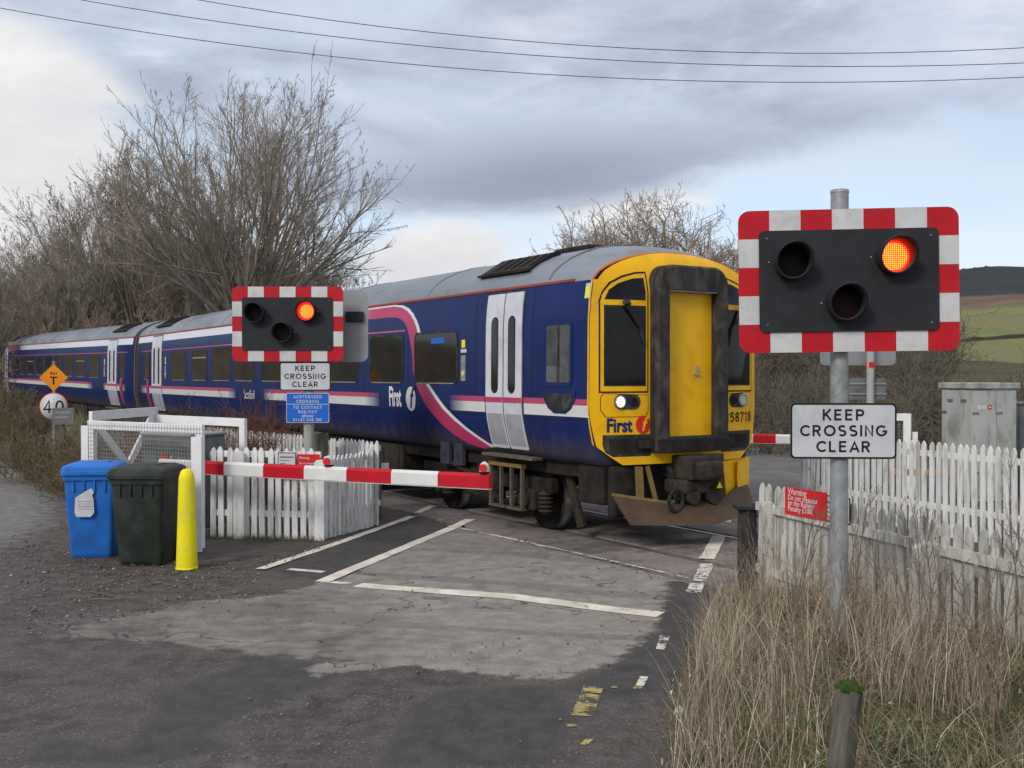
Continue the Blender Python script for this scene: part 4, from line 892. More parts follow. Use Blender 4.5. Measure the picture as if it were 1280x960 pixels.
    for a_, e_ in ((1.0, 1.008), (1.692, 1.70)): MB().box(a_, e_, *sorted((S_(-.174), S_(-.169))), 1.29, 3.04).obj('door_seam', M['rubber'], d)
    MB().box(1.44, 1.57, *sorted((S_(-.195), S_(-.165))), 2.02, 2.20).obj('door_latch', M['rubber'], d)
    MB().bar((1.46, S_(-.215), 2.06), (1.54, S_(-.215), 2.06), .015, .02).bar((1.50, S_(-.215), 2.05), (1.50, S_(-.215), 2.17), .015, .02).obj('door_handle', M['steel'], d)
    # couplers, air hoses, side skirt
    MB().box(1.1, 1.6, *sorted((S_(-.55), S_(.2))), .80, 1.08, bev=.02).box(1.16, 1.54, *sorted((S_(-.66), S_(-.52))), .80, 1.02, bev=.04).box(1.2, 1.75, *sorted((S_(-.42), S_(-.36))), 1.0, 1.09).obj('coupler', M['under2'], end)
    MB().box(1.05, 1.66, *sorted((S_(-.50), S_(-.1))), .62, .80, bev=.04).cyl((1.2, S_(-.5), .60), (1.2, S_(-.3), .60), .1).cyl((1.55, S_(-.5), .62), (1.55, S_(-.25), .62), .14).obj('electrical_box', M['under2'], end)
    wl = MB(); wl.add([(1.54, S_(-.515), .68), (1.64, S_(-.515), .68), (1.59, S_(-.515), .76)], [(0, 1, 2)]); wl.obj('warning_triangle', M['yelplastic'], end)
    hz = MB()
    for k in range(10):
        a0 = 2*pi*k/10; a1 = 2*pi*(k+1)/10; hz.cyl((.95+.11*cos(a0), S_(-.45), .56+.13*sin(a0)), (.95+.11*cos(a1), S_(-.45), .56+.13*sin(a1)), .024, n=8)
    hz.bar((1.02, S_(-.4), .55), (1.05, S_(-.2), .95), .05, .05); hz.bar((1.68, S_(-.4), .45), (1.62, S_(-.2), .95), .05, .05); hz.obj('air_hose', M['rubber'], end)
    MB().box(.2, 2.5, *sorted((S_(.0), S_(.5))), .5, .99, bev=.03).box(.25, .8, *sorted((S_(-.12), S_(0))), .35, .97, bev=.05).obj('bufferbeam', M['under'], end)
    MB().bar((.62, S_(-.16), .96), (.60, S_(-.22), .45), .10, .03, 0, (0, 1, 0)).bar((.75, S_(-.16), .96), (.85, S_(-.24), .45), .05, .03, 0, (0, 1, 0)).obj('plough_stay', M['mustard'], end)
    # right hand yellow fairing
    q = [(1.92, .97), (2.55, .985), (2.55, .62), (2.0, .46)]; V = [(l, S_(smask(l, 1.0)-.04+(l > 2.5)*.05), h) for l, h in q]+[(l, S_(.2), h) for l, h in q]
    mb = MB(); mb.add(V, [(0, 1, 2, 3), (7, 6, 5, 4), (0, 4, 5, 1), (1, 5, 6, 2), (2, 6, 7, 3), (3, 7, 4, 0)]); fa = mb.obj('fairing', M['yellow'], end)
    V = [(l, S_(smask(l, 1.0)-.055+(l > 2.5)*.05), h) for l, h in [(2.2, .95), (2.53, .965), (2.53, .62), (2.2, .53)]]; V2 = [(a, b_+(.02 if not c.fl else -.02), d_) for a, b_, d_ in V]
    mb = MB(); mb.add(V+V2, [(0, 1, 2, 3), (0, 4, 5, 1), (1, 5, 6, 2), (2, 6, 7, 3), (3, 7, 4, 0)]); mb.obj('fairing_panel', M['yellow'], fa)
    # snow plough: folded plate swept back from a central nose, lip turned forwards at the foot
    pts_t = [(.26, -.10, .64), (.95, -.38, .52), (1.38, -.52, .45), (1.9, -.36, .57), (2.50, -.05, .70)]
    pts_b = [(.36, -.34, .30), (.95, -.56, .275), (1.38, -.68, .275), (1.9, -.54, .31), (2.42, -.28, .38)]
    V = [(l, S_(s), h) for l, s, h in pts_t]+[(l, S_(s), h) for l, s, h in pts_b]; k = 5
    V += [(a, b_+(.03 if not c.fl else -.03), d_) for a, b_, d_ in V]
    fs = [(i, i+1, k+i+1, k+i) for i in range(4)]+[(2*k+i, 2*k+k+i, 2*k+k+i+1, 2*k+i+1) for i in range(4)]+[(i, 2*k+i, 2*k+i+1, i+1) for i in range(4)]+[(k+i, k+i+1, 3*k+i+1, 3*k+i) for i in range(4)]+[(0, k, 3*k, 2*k), (4, 2*k+4, 3*k+4, k+4)]
    mb = MB(); mb.add(V, fs); pl = mb.obj('snow_plough', M['plough'], end)
    MB().bar((.26, S_(-.10), .645), (.95, S_(-.38), .525), .02, .03).obj('plough_edge', M['mustard'], pl)
    # inner shelf plate of the plough
    mb = MB(); mb.add([(.95, S_(-.37), .515), (1.38, S_(-.51), .445), (1.9, S_(-.35), .565), (1.42, S_(-.12), .56)], [(0, 1, 2, 3)]); mb.obj('plough_shelf', M['plough'], pl)
r1 = thing('train_carriage', (TO[0], TO[1], 0), TA, 'leading blue railcar with yellow cab front and lit headlight, stopped across the level crossing', 'train carriage', 'carriages of the blue train')
build_car(r1, False, True)
r2 = thing('train_carriage', (TO2[0], TO2[1], .01), TA2, 'trailing blue railcar coupled behind the leading one, by the trees at the far left', 'train carriage', 'carriages of the blue train')
r2.rotation_euler = (atan(GRAD), 0, TA2)
build_car(r2, True, False)
# ---------------------------------------------------------------- crossing signals
def backboard(root, w, h, label=None):
    """red and white bordered board with black centre, facing -Y, centre at z=0"""
    bb = MB().prism(rrect(w, h, .075, 6), 0, .008).obj('backboard', M['red'], root)
    cw = w/7; ch = h/5; b = .132 if w < 1.47 else .135
    for k in (1, 3, 5):
        for sg in (-1, 1):
            x0 = -w/2+k*cw; z0, z1 = sorted((sg*h/2, sg*(h/2-ch+.002))); MB().box(x0, x0+cw, -.0015, 0, z0+.001, z1-.001).obj('white_tile', M['refwhite'], bb)
    for k in (1, 3):
        for sg in (-1, 1):
            z0 = -h/2+k*ch; x0, x1 = sorted((sg*w/2, sg*(w/2-b-.02))); MB().box(x0+.001, x1-.001, -.0015, 0, z0, z0+ch).obj('white_tile', M['refwhite'], bb)
    iw = w-2*b; ih = h-2*(.138*h/.958)
    MB().prism(rrect(iw, ih, .035, 4), -.014, -.002).obj('black_panel', M['black'], bb)
    for sx_ in (-1, 1):
        for sz_ in (-1, 1): MB().cyl((sx_*(iw/2-.05), -.014, sz_*(ih/2-.05)), (sx_*(iw/2-.05), -.019, sz_*(ih/2-.05)), .007, n=8).obj('screw', M['machine'], bb)
    return bb
def lamp(root, x, z, mat, R=.108):
    n = 36; V = []; L = lambda a: .09+.12*(.5+.5*sin(a))            # visor longer at the top
    for rr, f in ((R+.004, 0), (R+.008, 1), (R-.006, 1), (R-.004, 0)):
        for i in range(n):
            a = 2*pi*i/n; y = -.014-(L(a) if f else 0); V.append((x+rr*cos(a), y, z+rr*sin(a)))
    mb = MB(); mb.add(V, [(k*n+i, k*n+(i+1) % n, (k+1)*n+(i+1) % n, (k+1)*n+i) for k in range(3) for i in range(n)], 0, None, True)
    hd = mb.obj('lamp_hood', M['black'], root)
    for sg in (-1, 1): MB().cyl((x+sg*(R+.03), -.014, z), (x+sg*(R+.03), -.022, z), .006, n=8).obj('screw', M['steel'], hd)
    ln = MB().lathe([(.0005, .014), (.05, .0125), (.09, .006), (R-.006, 0)], 28, 0, Tr(0, 0, 0, 0, pi/2))
    o = ln.obj('lens', mat, hd); o.location = (x, -.017, z)
    return hd
def keep_clear(loc, rz, w, h, label, name='keep_clear_sign', group='keep crossing clear signs'):
    r = thing(name, loc, rz, label, 'sign', group)
    MB().prism(rrect(w, h, .03, 4), .002, .008).obj('backing_plate', M['backgrey'], r)
    MB().prism(rrect(w, h, .03, 4), 0, .0018).obj('border', M['ink'], r)
    MB().prism(rrect(w-.026, h-.026, .022, 4), -.0018, -.0003).obj('sign_face', M['signgrey'], r)
    k = w/.69; tx = MB()
    for i, s in enumerate(('KEEP', 'CROSSING', 'CLEAR')): sign_text(tx, s, .074*k, 0, (.108-.106*i)*k*h/(.373*k), -.003, .185, 0, .20, 1.04)
    tx.obj('lettering', M['ink'], r)
    for sz in (-.09, .09): MB().box(-.06, .06, .008, .03, sz-.015, sz+.015).obj('bracket', M['steel'], r)
    return r
# near signal on the right verge
YR = 7.0; xr = X_(1049, YR); zb = hvr(np.array([[xr]]), np.array([[YR]]))[0, 0]
s1 = thing('crossing_signal', (xr, YR, 0), radians(-4), 'large crossing light signal on a grey pole in the right verge, red lamp lit', 'crossing signal', 'level crossing light signals')
MB().cyl((0, 0, zb-.1), (0, 0, Z_(238, YR)), .058, n=24).lathe([(.0005, Z_(238, YR)+.003), (.052, Z_(238, YR)+.002), (.06, Z_(238, YR)-.004), (.0605, Z_(238, YR)-.02)], 24).obj('pole', M['steel'], s1)
br = MB().box(-.15, .15, -.1, -.06, -.22, -.17).box(-.15, .15, -.1, -.06, .17, .22).obj('mounting_bracket', M['backgrey'], s1); br.location = (0, 0, Z_(352, YR))
bb = backboard(s1, 1.415, .935); bb.location = (.03, -.112, Z_(352.5, YR)); bb.rotation_euler = (0, radians(-.7), 0)
kx = YR/F_PX
for px, py, mt in ((989, 328, 'lensdark'), (1116, 324, 'led'), (1054, 381, 'lensamber')): lamp(bb, (px-1055.5)*kx*.97-.028, (352.5-py)*kx*.97, M[mt], .112)
keep_clear((xr+.005, YR-.075, Z_(538, YR)), radians(-3), .69, .368, 'larger KEEP CROSSING CLEAR sign, fixed to the grey pole on the right verge')
# the same signal at the left of the crossing
YL = 14.2; xl = X_(386, YL)
s2 = thing('crossing_signal', (xl, YL, 0), 0, 'smaller crossing light signal behind the left picket fence, with a grey-backed head behind it', 'crossing signal', 'level crossing light signals')
MB().cyl((0, 0, 0), (0, 0, 3.1), .07, n=20).obj('pole', M['cabinet'], s2)
bb = backboard(s2, 1.485, 1.0); bb.location = (X_(362, YL)-xl, -.12, Z_(405.5, YL))
kl = YL/F_PX
for px, py, mt in ((323, 392, 'lensdark'), (386, 390, 'led'), (357, 416, 'lensamber')): lamp(bb, (px-362)*kl, (405.5-py)*kl, M[mt], .125)
rb = MB().prism(rrect(1.44, .98, .10, 6), -.004, .008).obj('rear_backboard', M['backgrey'], s2); rb.location = (X_(395, YL+.25)-xl, .22, Z_(408, YL+.25))
MB().box(.42, .66, -.06, 0, .06, .2, bev=.01).obj('lamp_housing', M['black'], rb)
for sz in (-.3, .3): MB().box(X_(395, YL+.25)-xl-.5, .3, .07, .22, Z_(408, YL)+sz-.02, Z_(408, YL)+sz+.02).obj('mounting_bracket', M['steel'], s2)
keep_clear((X_(381.5, YL-.1), YL-.1, Z_(470.5, YL)), 0, .68, .378, 'smaller KEEP CROSSING CLEAR sign, below the left signal and above the blue sign')
r = thing('phone_sign', (X_(384.5, YL-.1), YL-.1, Z_(509.5, YL)), 0, 'blue railway contact sign on the left signal pole below the KEEP CROSSING CLEAR sign', 'sign')
MB().prism(rrect(.575, .40, .02, 3), .001, .008).obj('backing_plate', M['refwhite'], r); MB().prism(rrect(.56, .385, .016, 3), -.001, .0005).obj('sign_face', M['signblue'], r)
tx = MB(); tx.box(-.278, .278, -.003, -.0015, .045, .052)
for s, z, k in (('ACHTERNEED', .148, .041), ('CROSSING', .086, .041), ('TO CONTACT', .008, .041), ('RAILWAY', -.052, .041), ('01463 248 780', -.160, .038)): sign_text(tx, s, k, 0, z, -.003, .17, 0, .2, 1.0)
flat_text(tx, 'phone', .062, 0, -.108, -.003, 0, .01)
tx.obj('lettering', M['refwhite'], r)
# back-facing signal beyond the crossing
YF = 19.6; xf = X_(1088, YF)
s3 = thing('crossing_signal', (xf, YF, 0), radians(4), 'grey-backed far crossing signal on a thin pale pole, half hidden by the large one', 'crossing signal', 'level crossing light signals')
MB().cyl((0, 0, 0), (0, 0, 2.9), .07, n=16).obj('pole', M['cabinet'], s3)
MB().prism(rrect(1.46, .97, .10, 6), .08, .09).obj('backboard', M['backgrey'], s3).location = (X_(1077, YF)-xf, .1, Z_(424, YF))
MB().box(-.05, .05, -.08, .12, 2.2, 2.3).obj('red_bracket', M['signred'], s3)
MB().bar((0, -.05, Z_(485, YF)), (0, -.05, Z_(455, YF)), .02, .02).obj('bracket', M['steel'], s3)
r = thing('sign_back', (X_(1086, YF), YF, Z_(486, YF)), 0, 'plain grey back of a small sign on the thin pole behind the right signal', 'sign')
MB().prism(rrect(.70, .40, .03, 3), .08, .086).obj('sign_plate', M['machine'], r); MB().box(-.35, .35, .06, .078, .08, .11).box(-.35, .35, .06, .078, -.11, -.08).obj('channel', M['backgrey'], r)

# ---------------------------------------------------------------- barriers
def boom(root, p0, p1, bands, w=.075, h=.155, skirt=True):
    """lifting arm along p0->p1; bands are fractions and colours; tapered box with chamfered top"""
    p0 = Vector(p0); p1 = Vector(p1); d = p1-p0; L = d.length; d.normalize(); nrm = Vector((-d.y, d.x, 0)).normalized(); up = Vector((0, 0, 1))
    base = None
    for a, e, mt in bands:
        sec = [(-w/2, -h/2), (w/2, -h/2), (w/2, h/2-.03), (w/2-.025, h/2), (-w/2+.025, h/2), (-w/2, h/2-.03)]; V = []
        for s in (a*L, e*L):
            for x, z in sec: V.append(p0+d*s+nrm*x+up*z)
        k = 6; mb = MB(); mb.add(V, [tuple(range(k)), tuple(range(2*k-1, k-1, -1))]+[(i, i+k, (i+1) % k+k, (i+1) % k) for i in range(k)]); o = mb.obj('boom_band', mt, root)
    MB().bar(p0-up*(h/2+.006), p1-up*(h/2+.006), w*.8, .012).obj('boom_edge_strip', M['refwhite'], root)
def boom_lamp(root, p, d):
    l = MB().box(-.05, .05, -.035, .035, 0, .022, bev=.005).obj('boom_lamp', M['ink'], root); l.location = p
    MB().lathe([(.055, .02), (.056, .06), (.04, .105), (.012, .125), (.0005, .126)], 16).obj('lamp_cover', M['refwhite'], l)
    MB().cyl((-.012, -.052, .062), (-.016, -.075, .062), .042, n=16).obj('red_lens', M['signred'], l)
zB = .935
T0 = (X_(613, 11.07), 11.07); T1 = (X_(257, 12.76), 12.76); bd = Vector((T1[0]-T0[0], T1[1]-T0[1], 0)); LB = bd.length; bd.normalize()
def on_boom(px):                                     # distance from the tip at a given column
    k = (px-640)/F_PX; return (k*T0[1]-T0[0])/(bd.x-k*bd.y)
LT = on_boom(200)
cuts = [0]+[on_boom(p) for p in (549, 491, 435, 382, 331, 282)]+[on_boom(262)*1.0+.15, LT]
b1 = thing('barrier', (T0[0], T0[1], zB), 0, 'near red and white barrier arm across the road, its tip by the train', 'barrier', 'level crossing barriers')
tip = Vector((0, 0, 0)); end = Vector((bd.x*LT, bd.y*LT, 0)); cols = [M['red'], M['cream']]
boom(b1, tip, end, [(a/LT, e/LT, (M['boomred'] if i % 2 == 0 else M['boomwhite'])) for i, (a, e) in enumerate(zip(cuts, cuts[1:]))] if 'boomred' in M else [(a/LT, e/LT, cols[i % 2]) for i, (a, e) in enumerate(zip(cuts, cuts[1:]))])
boom_lamp(b1, bd*.07+Vector((0, 0, .078)), bd); boom_lamp(b1, bd*on_boom(411)+Vector((0, 0, .078)), bd)
F0 = Vector((3.55, 18.95, 0)); F1 = Vector((5.75, 18.1, 0)); LF = (F1-F0).length
b2 = thing('barrier', (F0.x, F0.y, zB), 0, 'far red and white barrier arm, seen just right of the yellow train nose', 'barrier', 'level crossing barriers')
nb_ = 6; boom(b2, (0, 0, 0), F1-F0, [(k/nb_, (k+1)/nb_, M['cream'] if k % 2 == 1 else M['red']) for k in range(nb_)]); boom_lamp(b2, Vector((.1, -.05, .078)), bd)
def machine(loc, rz, label, w=.85, d=.62, h=1.28):
    r = thing('barrier_machine', loc, rz, label, 'barrier machine', 'barrier machines')
    MB().box(-w/2-.08, w/2+.08, -d/2-.08, d/2+.08, 0, .1, bev=.01).obj('plinth', M['sleeper'], r)
    b_ = MB().box(-w/2, w/2, -d/2, d/2, .1, h, bev=.02).obj('cabinet', M['machine'], r)
    MB().box(-w/2-.02, w/2+.02, -d/2-.02, d/2+.02, h, h+.035, bev=.01).obj('lid', M['backgrey'], b_)
    MB().box(-w/2+.06, w/2-.06, -d/2-.008, -d/2, .2, h-.12, bev=.002).obj('door', M['machine'], b_)
    MB().box(w/2, w/2+.006, .02, .14, h-.28, h-.2).obj('plate', M['refwhite'], b_)
    MB().box(-.05, .07, -d/2-.03, -d/2-.008, h-.36, h-.24).obj('red_plate', M['signred'], b_); MB().bar((.09, -d/2-.03, h-.37), (.14, -d/2-.03, h-.25), .035, .01).obj('handle', M['white'], b_)
    return r
bm_c = Vector((T0[0]+bd.x*(LT-.05), T0[1]+bd.y*(LT-.05), 0))
mch = machine((X_(214, 13.5)+.12, 13.62, 0), radians(-28), 'grey barrier machine cabinet inside the left white mesh guards')
machine((F1.x+.1, F1.y+.2, 0), radians(-28), 'grey barrier machine behind the right far picket fence')

# ---------------------------------------------------------------- white mesh guards: rigid frames with welded wire, bolted together
def guard_panel(root, p0, p1, z0, zt0, zt1, bw=.11, brace=None, posts=(1, 1), mesh_=True):
    """panel in the vertical plane p0->p1; top heights differ at the two ends"""
    p0 = Vector((*p0, 0)); p1 = Vector((*p1, 0)); d = (p1-p0); L = d.length; d.normalize()
    P = lambda s, z: p0+d*s+Vector((0, 0, z)); zt = lambda s: zt0+(zt1-zt0)*s/L
    fr = MB(); n = Vector((-d.y, d.x, 0))
    def plank(a, b_, w, t=.045, name='frame_bar'): MB().bar(a, b_, t, w, 0, tuple((b_-a).cross(n))).obj(name, M['white'], root)
    if posts[0]: plank(P(bw/2, z0), P(bw/2, zt(0)), bw, name='post')
    if posts[1]: plank(P(L-bw/2, z0), P(L-bw/2, zt(L)), bw, name='post')
    plank(P(bw if posts[0] else 0, zt(0)-bw/2), P(L-(bw if posts[1] else 0), zt(L)-bw/2), bw, .042)
    for a, b_ in brace or (): plank(P(*a), P(*b_), .12, .03)
    if mesh_:
        w = MB(); s = .03
        while s < L: w.bar(P(s, z0+.1)+n*.03, P(s, zt(s)-.01)+n*.03, .0035, .0035); s += .05
        z = z0+.1
        while z < max(zt0, zt1):
            s_a, s_b = 0, L
            if z > min(zt0, zt1)-.01 and zt0 != zt1:
                sx_ = (z+.01-zt0)/(zt1-zt0)*L
                if zt1 > zt0: s_a = sx_
                else: s_b = sx_
            if s_b-s_a > .05: w.bar(P(s_a, z)+n*.034, P(s_b, z)+n*.034, .0035, .0035)
            z += .05
        w.obj('wire_mesh', M['meshwire'], root, kind='stuff')
M['meshwire'] = pmat('galvanised_wire', (.26, .26, .25, 1), None, 5, .5)
g = thing('mesh_guard', (0, 0, 0), 0, 'tall white front guard frame with wire mesh, behind the green and blue wheelie bins', 'guard frame', 'white mesh guards round the left barrier machine')
A0 = (X_(254, 12.35), 12.35); A1 = (X_(111, 13.4), 13.4)
guard_panel(g, A0, A1, .02, 1.47, 1.475)
MB().bar((X_(245.5, 12.2), 12.2, 0), (X_(245.5, 12.2), 12.2, Z_(546, 12.2)), .12, .035).obj('bolted_board', M['white'], g); MB().bar((X_(106, 13.1), 13.1, 0), (X_(106, 13.1), 13.1, Z_(532, 13.1)), .085, .035).obj('bolted_board', M['white'], g)
g = thing('mesh_guard', (0, 0, 0), 0, 'white side guard frame with V-shaped bracing and a raised sloping top', 'guard frame', 'white mesh guards round the left barrier machine')
B0 = (X_(113, 13.55), 13.55); B1 = (X_(196, 15.3), 15.3); LB_ = math.hypot(B1[0]-B0[0], B1[1]-B0[1])
guard_panel(g, B0, B1, .02, 1.585, 1.59, .12, brace=(((.12, 1.42), (.95, .80)), ((.95, .80), (LB_-.1, 1.50))))
g = thing('mesh_guard', (0, 0, 0), 0, 'white rear guard frame with wire mesh, its top running right behind the left picket fence', 'guard frame', 'white mesh guards round the left barrier machine')
guard_panel(g, (X_(196, 15.2), 15.2), (X_(307, 14.0), 14.0), .02, 1.48, 1.475)
g = thing('mesh_guard', (0, 0, 0), 0, 'small white mesh guard frame at the right, left of the large grey cabinet', 'guard frame')
guard_panel(g, (X_(1062, 18.2), 18.2), (X_(1139, 17.6), 17.6), .02, Z_(517, 18.2), Z_(517, 17.6), .12); MB().bar((X_(1144, 17.5), 17.5, 0), (X_(1144, 17.5), 17.5, Z_(540, 17.5)), .08, .035).obj('bolted_board', M['white'], g)
g2 = g

# ---------------------------------------------------------------- picket fences
def picket_mesh(h, w=.072, t=.02, mat='picket'):
    poly = [(-w/2, 0), (w/2, 0), (w/2, h-.06), (w/2*.55, h-.022), (0, h), (-w/2*.55, h-.022), (-w/2, h-.06)]
    return MB().prism(poly, -t/2, t/2).mesh('picket', M[mat])
def fence(label, runs, pitch=.108, mat='picket', zb=0., group='white picket fences', name='picket_fence', rails_in_front=False, rz=(.27, .92), posts=(), fz=None, fall=0.):
    """runs: [(p0,p1,height)]; pickets, rails and posts are pieces of the fence"""
    root = thing(name, (runs[0][0][0], runs[0][0][1], 0), 0, label, 'picket fence', group); o0 = Vector((runs[0][0][0], runs[0][0][1], 0))
    D0 = 0
    for p0, p1, h in runs:
        me = picket_mesh(h, .072, .02, mat); a = Vector((*p0, 0))-o0; b_ = Vector((*p1, 0))-o0; d = b_-a; L = d.length; d.normalize(); n = Vector((d.y, -d.x, 0))
        if n.dot(-(a+o0)) < 0: n = -n                                  # n points to the viewer's side
        ang = math.atan2(d.y, d.x); k = int(L/pitch); off = -.03 if not rails_in_front else .03
        for i in range(k+1):
            o = bpy.data.objects.new('picket', me); p = a+d*(i*pitch+rnd.uniform(-.006, .006)); z = (fz(p.x+o0.x, p.y+o0.y) if fz else zb)-fall*(D0+i*pitch)+rnd.uniform(-.012, .008)
            o.location = (p.x, p.y, z); o.rotation_euler = (rnd.uniform(-.008, .008), rnd.uniform(-.012, .012), ang); put(o, root)
        for z in rz:
            q = n*off; MB().bar(a-d*.03+q+Vector((0, 0, z*h+zb-fall*D0)), b_+d*.03+q+Vector((0, 0, z*h+zb-fall*(D0+L))), .035, .075).obj('rail', M[mat], root)
        D0 += L
    for p, h, w in posts:
        q = Vector((*p, 0))-o0; q.z = -fall*q.length; MB().prism([(-w/2, 0), (w/2, 0), (w/2, h-.03), (w/2-.03, h), (-w/2+.03, h), (-w/2, h-.03)], -w/2, w/2).obj('post', M[mat], root).location = q
    return root
fence('white picket fence of two runs meeting at a corner post, behind the lowered barrier arm', [((-3.78, 13.31), (-2.42, 13.10), 1.15), ((-2.33, 13.16), (-1.93, 14.2), 1.03)],
      posts=(((-3.42, 13.20), 1.10, .13), ((-2.385, 13.06), 1.0, .12), ((-1.93, 14.28), 1.05, .09)))
fence('white picket fence running back beside the train, behind the left signal pole and red bushes', [((-1.85, 14.36), (-2.7, 15.35), 1.15), ((-2.7, 15.35), (-6.3, 19.6), 1.15)])
hv = lambda x, y: float(hvr(np.array([[x]]), np.array([[y]]))[0, 0])*0-.05
fence('weathered white picket fence with its rail on the near side, above the dry grass', [((2.27, 9.55), (3.62, 6.45), 1.08), ((3.62, 6.45), (4.9, 3.4), 1.08)], rails_in_front=True, fall=.035, rz=(.80, .28), mat='picket_old',
      posts=(((2.29, 9.40), .92, .12), ((X_(1152, 7.55), 7.50), .92, .14)), zb=.0)
fence('clean white picket fence beyond the track, in front of the grey cabinet at the right', [((4.45, 16.1), (5.95, 12.25), 1.2), ((5.95, 12.25), (8.2, 6.6), 1.2)], pitch=.122, rz=(.30, .86))
# ---------------------------------------------------------------- red warning signs and grey notices wired to the fences
def warning(loc, rz, w, h, label):
    r = thing('warning_sign', loc, rz, label, 'warning sign', 'red trespass warning signs')
    MB().prism(rrect(w, h, .008, 2), 0, .004).obj('sign_face', M['signred'], r); tx = MB(); k = w/.46
    for s, z, q in (('Warning', .125, .066), ('Do not trespass', .045, .056), ('on the Railway', -.025, .056), ('Penalty £1000', -.10, .056)): flat_text(tx, s, q*k, -w/2+.035*k, z*k*h/(.36*k), -.002, 0, .014, 'LEFT', .9)
    tx.obj('lettering', M['refwhite'], r); return r
def notice(loc, rz, w, h, label):
    r = thing('notice_board', loc, rz, label, 'notice', 'grey notices beside the warning signs')
    MB().prism(rrect(w, h, .008, 2), 0, .004).obj('border', M['ink'], r); MB().prism(rrect(w-.02, h-.02, .006, 2), -.002, 0).obj('notice_face', M['signgrey'], r); tx = MB()
    for q in range(7): tx.box(-w/2+.03, w/2-.03-(q % 3)*.05, -.0035, -.0025, h/2-.06-q*.038-.006, h/2-.06-q*.038+(.004 if q else .012))
    tx.obj('lettering', M['machine'], r); return r
yw = 13.05
warning((X_(385.5, yw)+.0, yw, Z_(583, yw)), radians(-8), .29, .30, 'small red trespass warning sign on the left picket fence, just above the barrier arm')
notice((X_(358, yw), yw+.02, Z_(581, yw)), radians(-8), .235, .30, 'small pale grey notice on the left picket fence, beside the red warning sign')
wy = 9.0; fa = math.atan2(6.45-9.55, 3.62-2.27)
def onf(px):                                            # where the column px meets the near right fence
    k = (px-640)/F_PX; p = Vector((2.27, 9.55)); d = Vector((1.35, -3.1)).normalized(); t_ = (k*p.y-p.x)/(d.x-k*d.y); return p+d*t_
pw = onf(1014); nn = Vector((-.917, -.399))
warning((pw.x+nn.x*.06, pw.y+nn.y*.06, Z_(629, pw.y)), fa, .54, .235, 'larger red trespass warning sign on the right picket fence, left of the grey signal pole')
pn = onf(1053); notice((pn.x+nn.x*.05, pn.y+nn.y*.05, Z_(637, pn.y)), fa, .30, .215, 'pale notice on the right picket fence, partly behind the grey signal pole')

# ---------------------------------------------------------------- bins and bollard
def bin_(name, x, y, rz, mat, w, d, h, label, lidover=.04):
    r = thing(name, (x, y, 0), rz, label, 'wheelie bin', 'wheelie bins by the guard frame')
    hb = h-.13; V = []; n = 0
    secs = [(.0, .80, .72), (.04, .82, .76), (.10, .83, .78), (hb*.75, .95, .94), (hb*.93, .97, .96), (hb*.935, 1.02, 1.0), (hb, 1.03, 1.01)]
    for z, a, e in secs:
        for px, pz in rrect(w*a, d*e, .05, 4): V.append((px, pz+(1-e)*d*.25, z))
    n = len(rrect(1, 1, .05, 4)); mb = MB(); mb.add(V, [(k*n+i, k*n+(i+1) % n, (k+1)*n+(i+1) % n, (k+1)*n+i) for k in range(len(secs)-1) for i in range(n)]+[tuple(range(n))[::-1]], 0, None, False)
    b_ = mb.obj('body', M[mat], r)
    for x_ in (-.3, -.1, .1, .3): MB().box(x_*w-.012, x_*w+.012, -d/2*.98, -d/2*.94, hb*.80, hb*.93).obj('rib', M[mat], b_)
    lw, ld = w*1.03+lidover, d*1.02+lidover; V = []
    secs = [(hb, 1.0, 1.0), (hb+.035, 1.0, 1.0), (hb+.04, .985, .985), (hb+.075, .97, .97), (hb+.10, .90, .90), (hb+.125, .70, .72), (hb+.13, .3, .3)]
    for z, a, e in secs:
        for px, pz in rrect(lw*a, ld*e, .06*a, 4): V.append((px, pz, z))
    mb = MB(); mb.add(V, [(k*n+i, k*n+(i+1) % n, (k+1)*n+(i+1) % n, (k+1)*n+i) for k in range(len(secs)-1) for i in range(n)]+[tuple(range((len(secs)-1)*n, len(secs)*n))], 0, None, False)
    li = mb.obj('lid', M[mat], r); MB().box(-.17, .17, -.14, .1, hb+.12, hb+.138, bev=.008).obj('lid_crown', M[mat], li)
    MB().cyl((-w*.4, d/2+.05, hb+.02), (w*.4, d/2+.05, hb+.02), .018, n=10).obj('handle', M[mat], r)
    for sx_ in (-1, 1): MB().cyl((sx_*w*.40, d*.36, .1), (sx_*w*.47, d*.36, .1), .1, n=18).obj('wheel', M['rubber'], r)
    return r, hb
bb1, hb = bin_('wheelie_bin', X_(119, 12.0), 12.0, radians(8), 'bluebin', .56, .62, 1.07, 'blue wheelie bin with a torn white label, left of the green one')
poly = [(-.14, .02), (-.13, .20), (-.02, .27), (.055, .31), (.08, .26), (.06, .22), (.075, .18), (.08, .02), (.04, -.03), (-.12, -.03)]
MB().prism([(x*.95-.005, z*.95) for x, z in poly], -.003, 0).obj('torn_label', M['sticker'], bb1).location = (-.015, -.288, .50)
lb = [c for c in bb1.children if c.name.startswith('torn_label')][0]; lb.rotation_euler = (radians(4.5), 0, 0)
lm_ = MB()
for q_ in range(4): lm_.box(-.10, .055, -.0045, -.0035, .06+q_*.028, .064+q_*.028)
lm_.obj('label_print', M['machine'], lb)
MB().box(.255, .268, -.05, .05, .30, .42, bev=.005).obj('side_label', M['sticker'], bb1)
bin_('wheelie_bin', X_(184.5, 11.55), 11.55, radians(-3), 'greenbin', .585, .70, 1.075, 'dark green wheelie bin standing between the blue bin and the yellow bollard')
r = thing('bollard', (X_(233, 11.15), 11.15, 0), 0, 'bright yellow tapered bollard in front of the white guard frame', 'bollard')
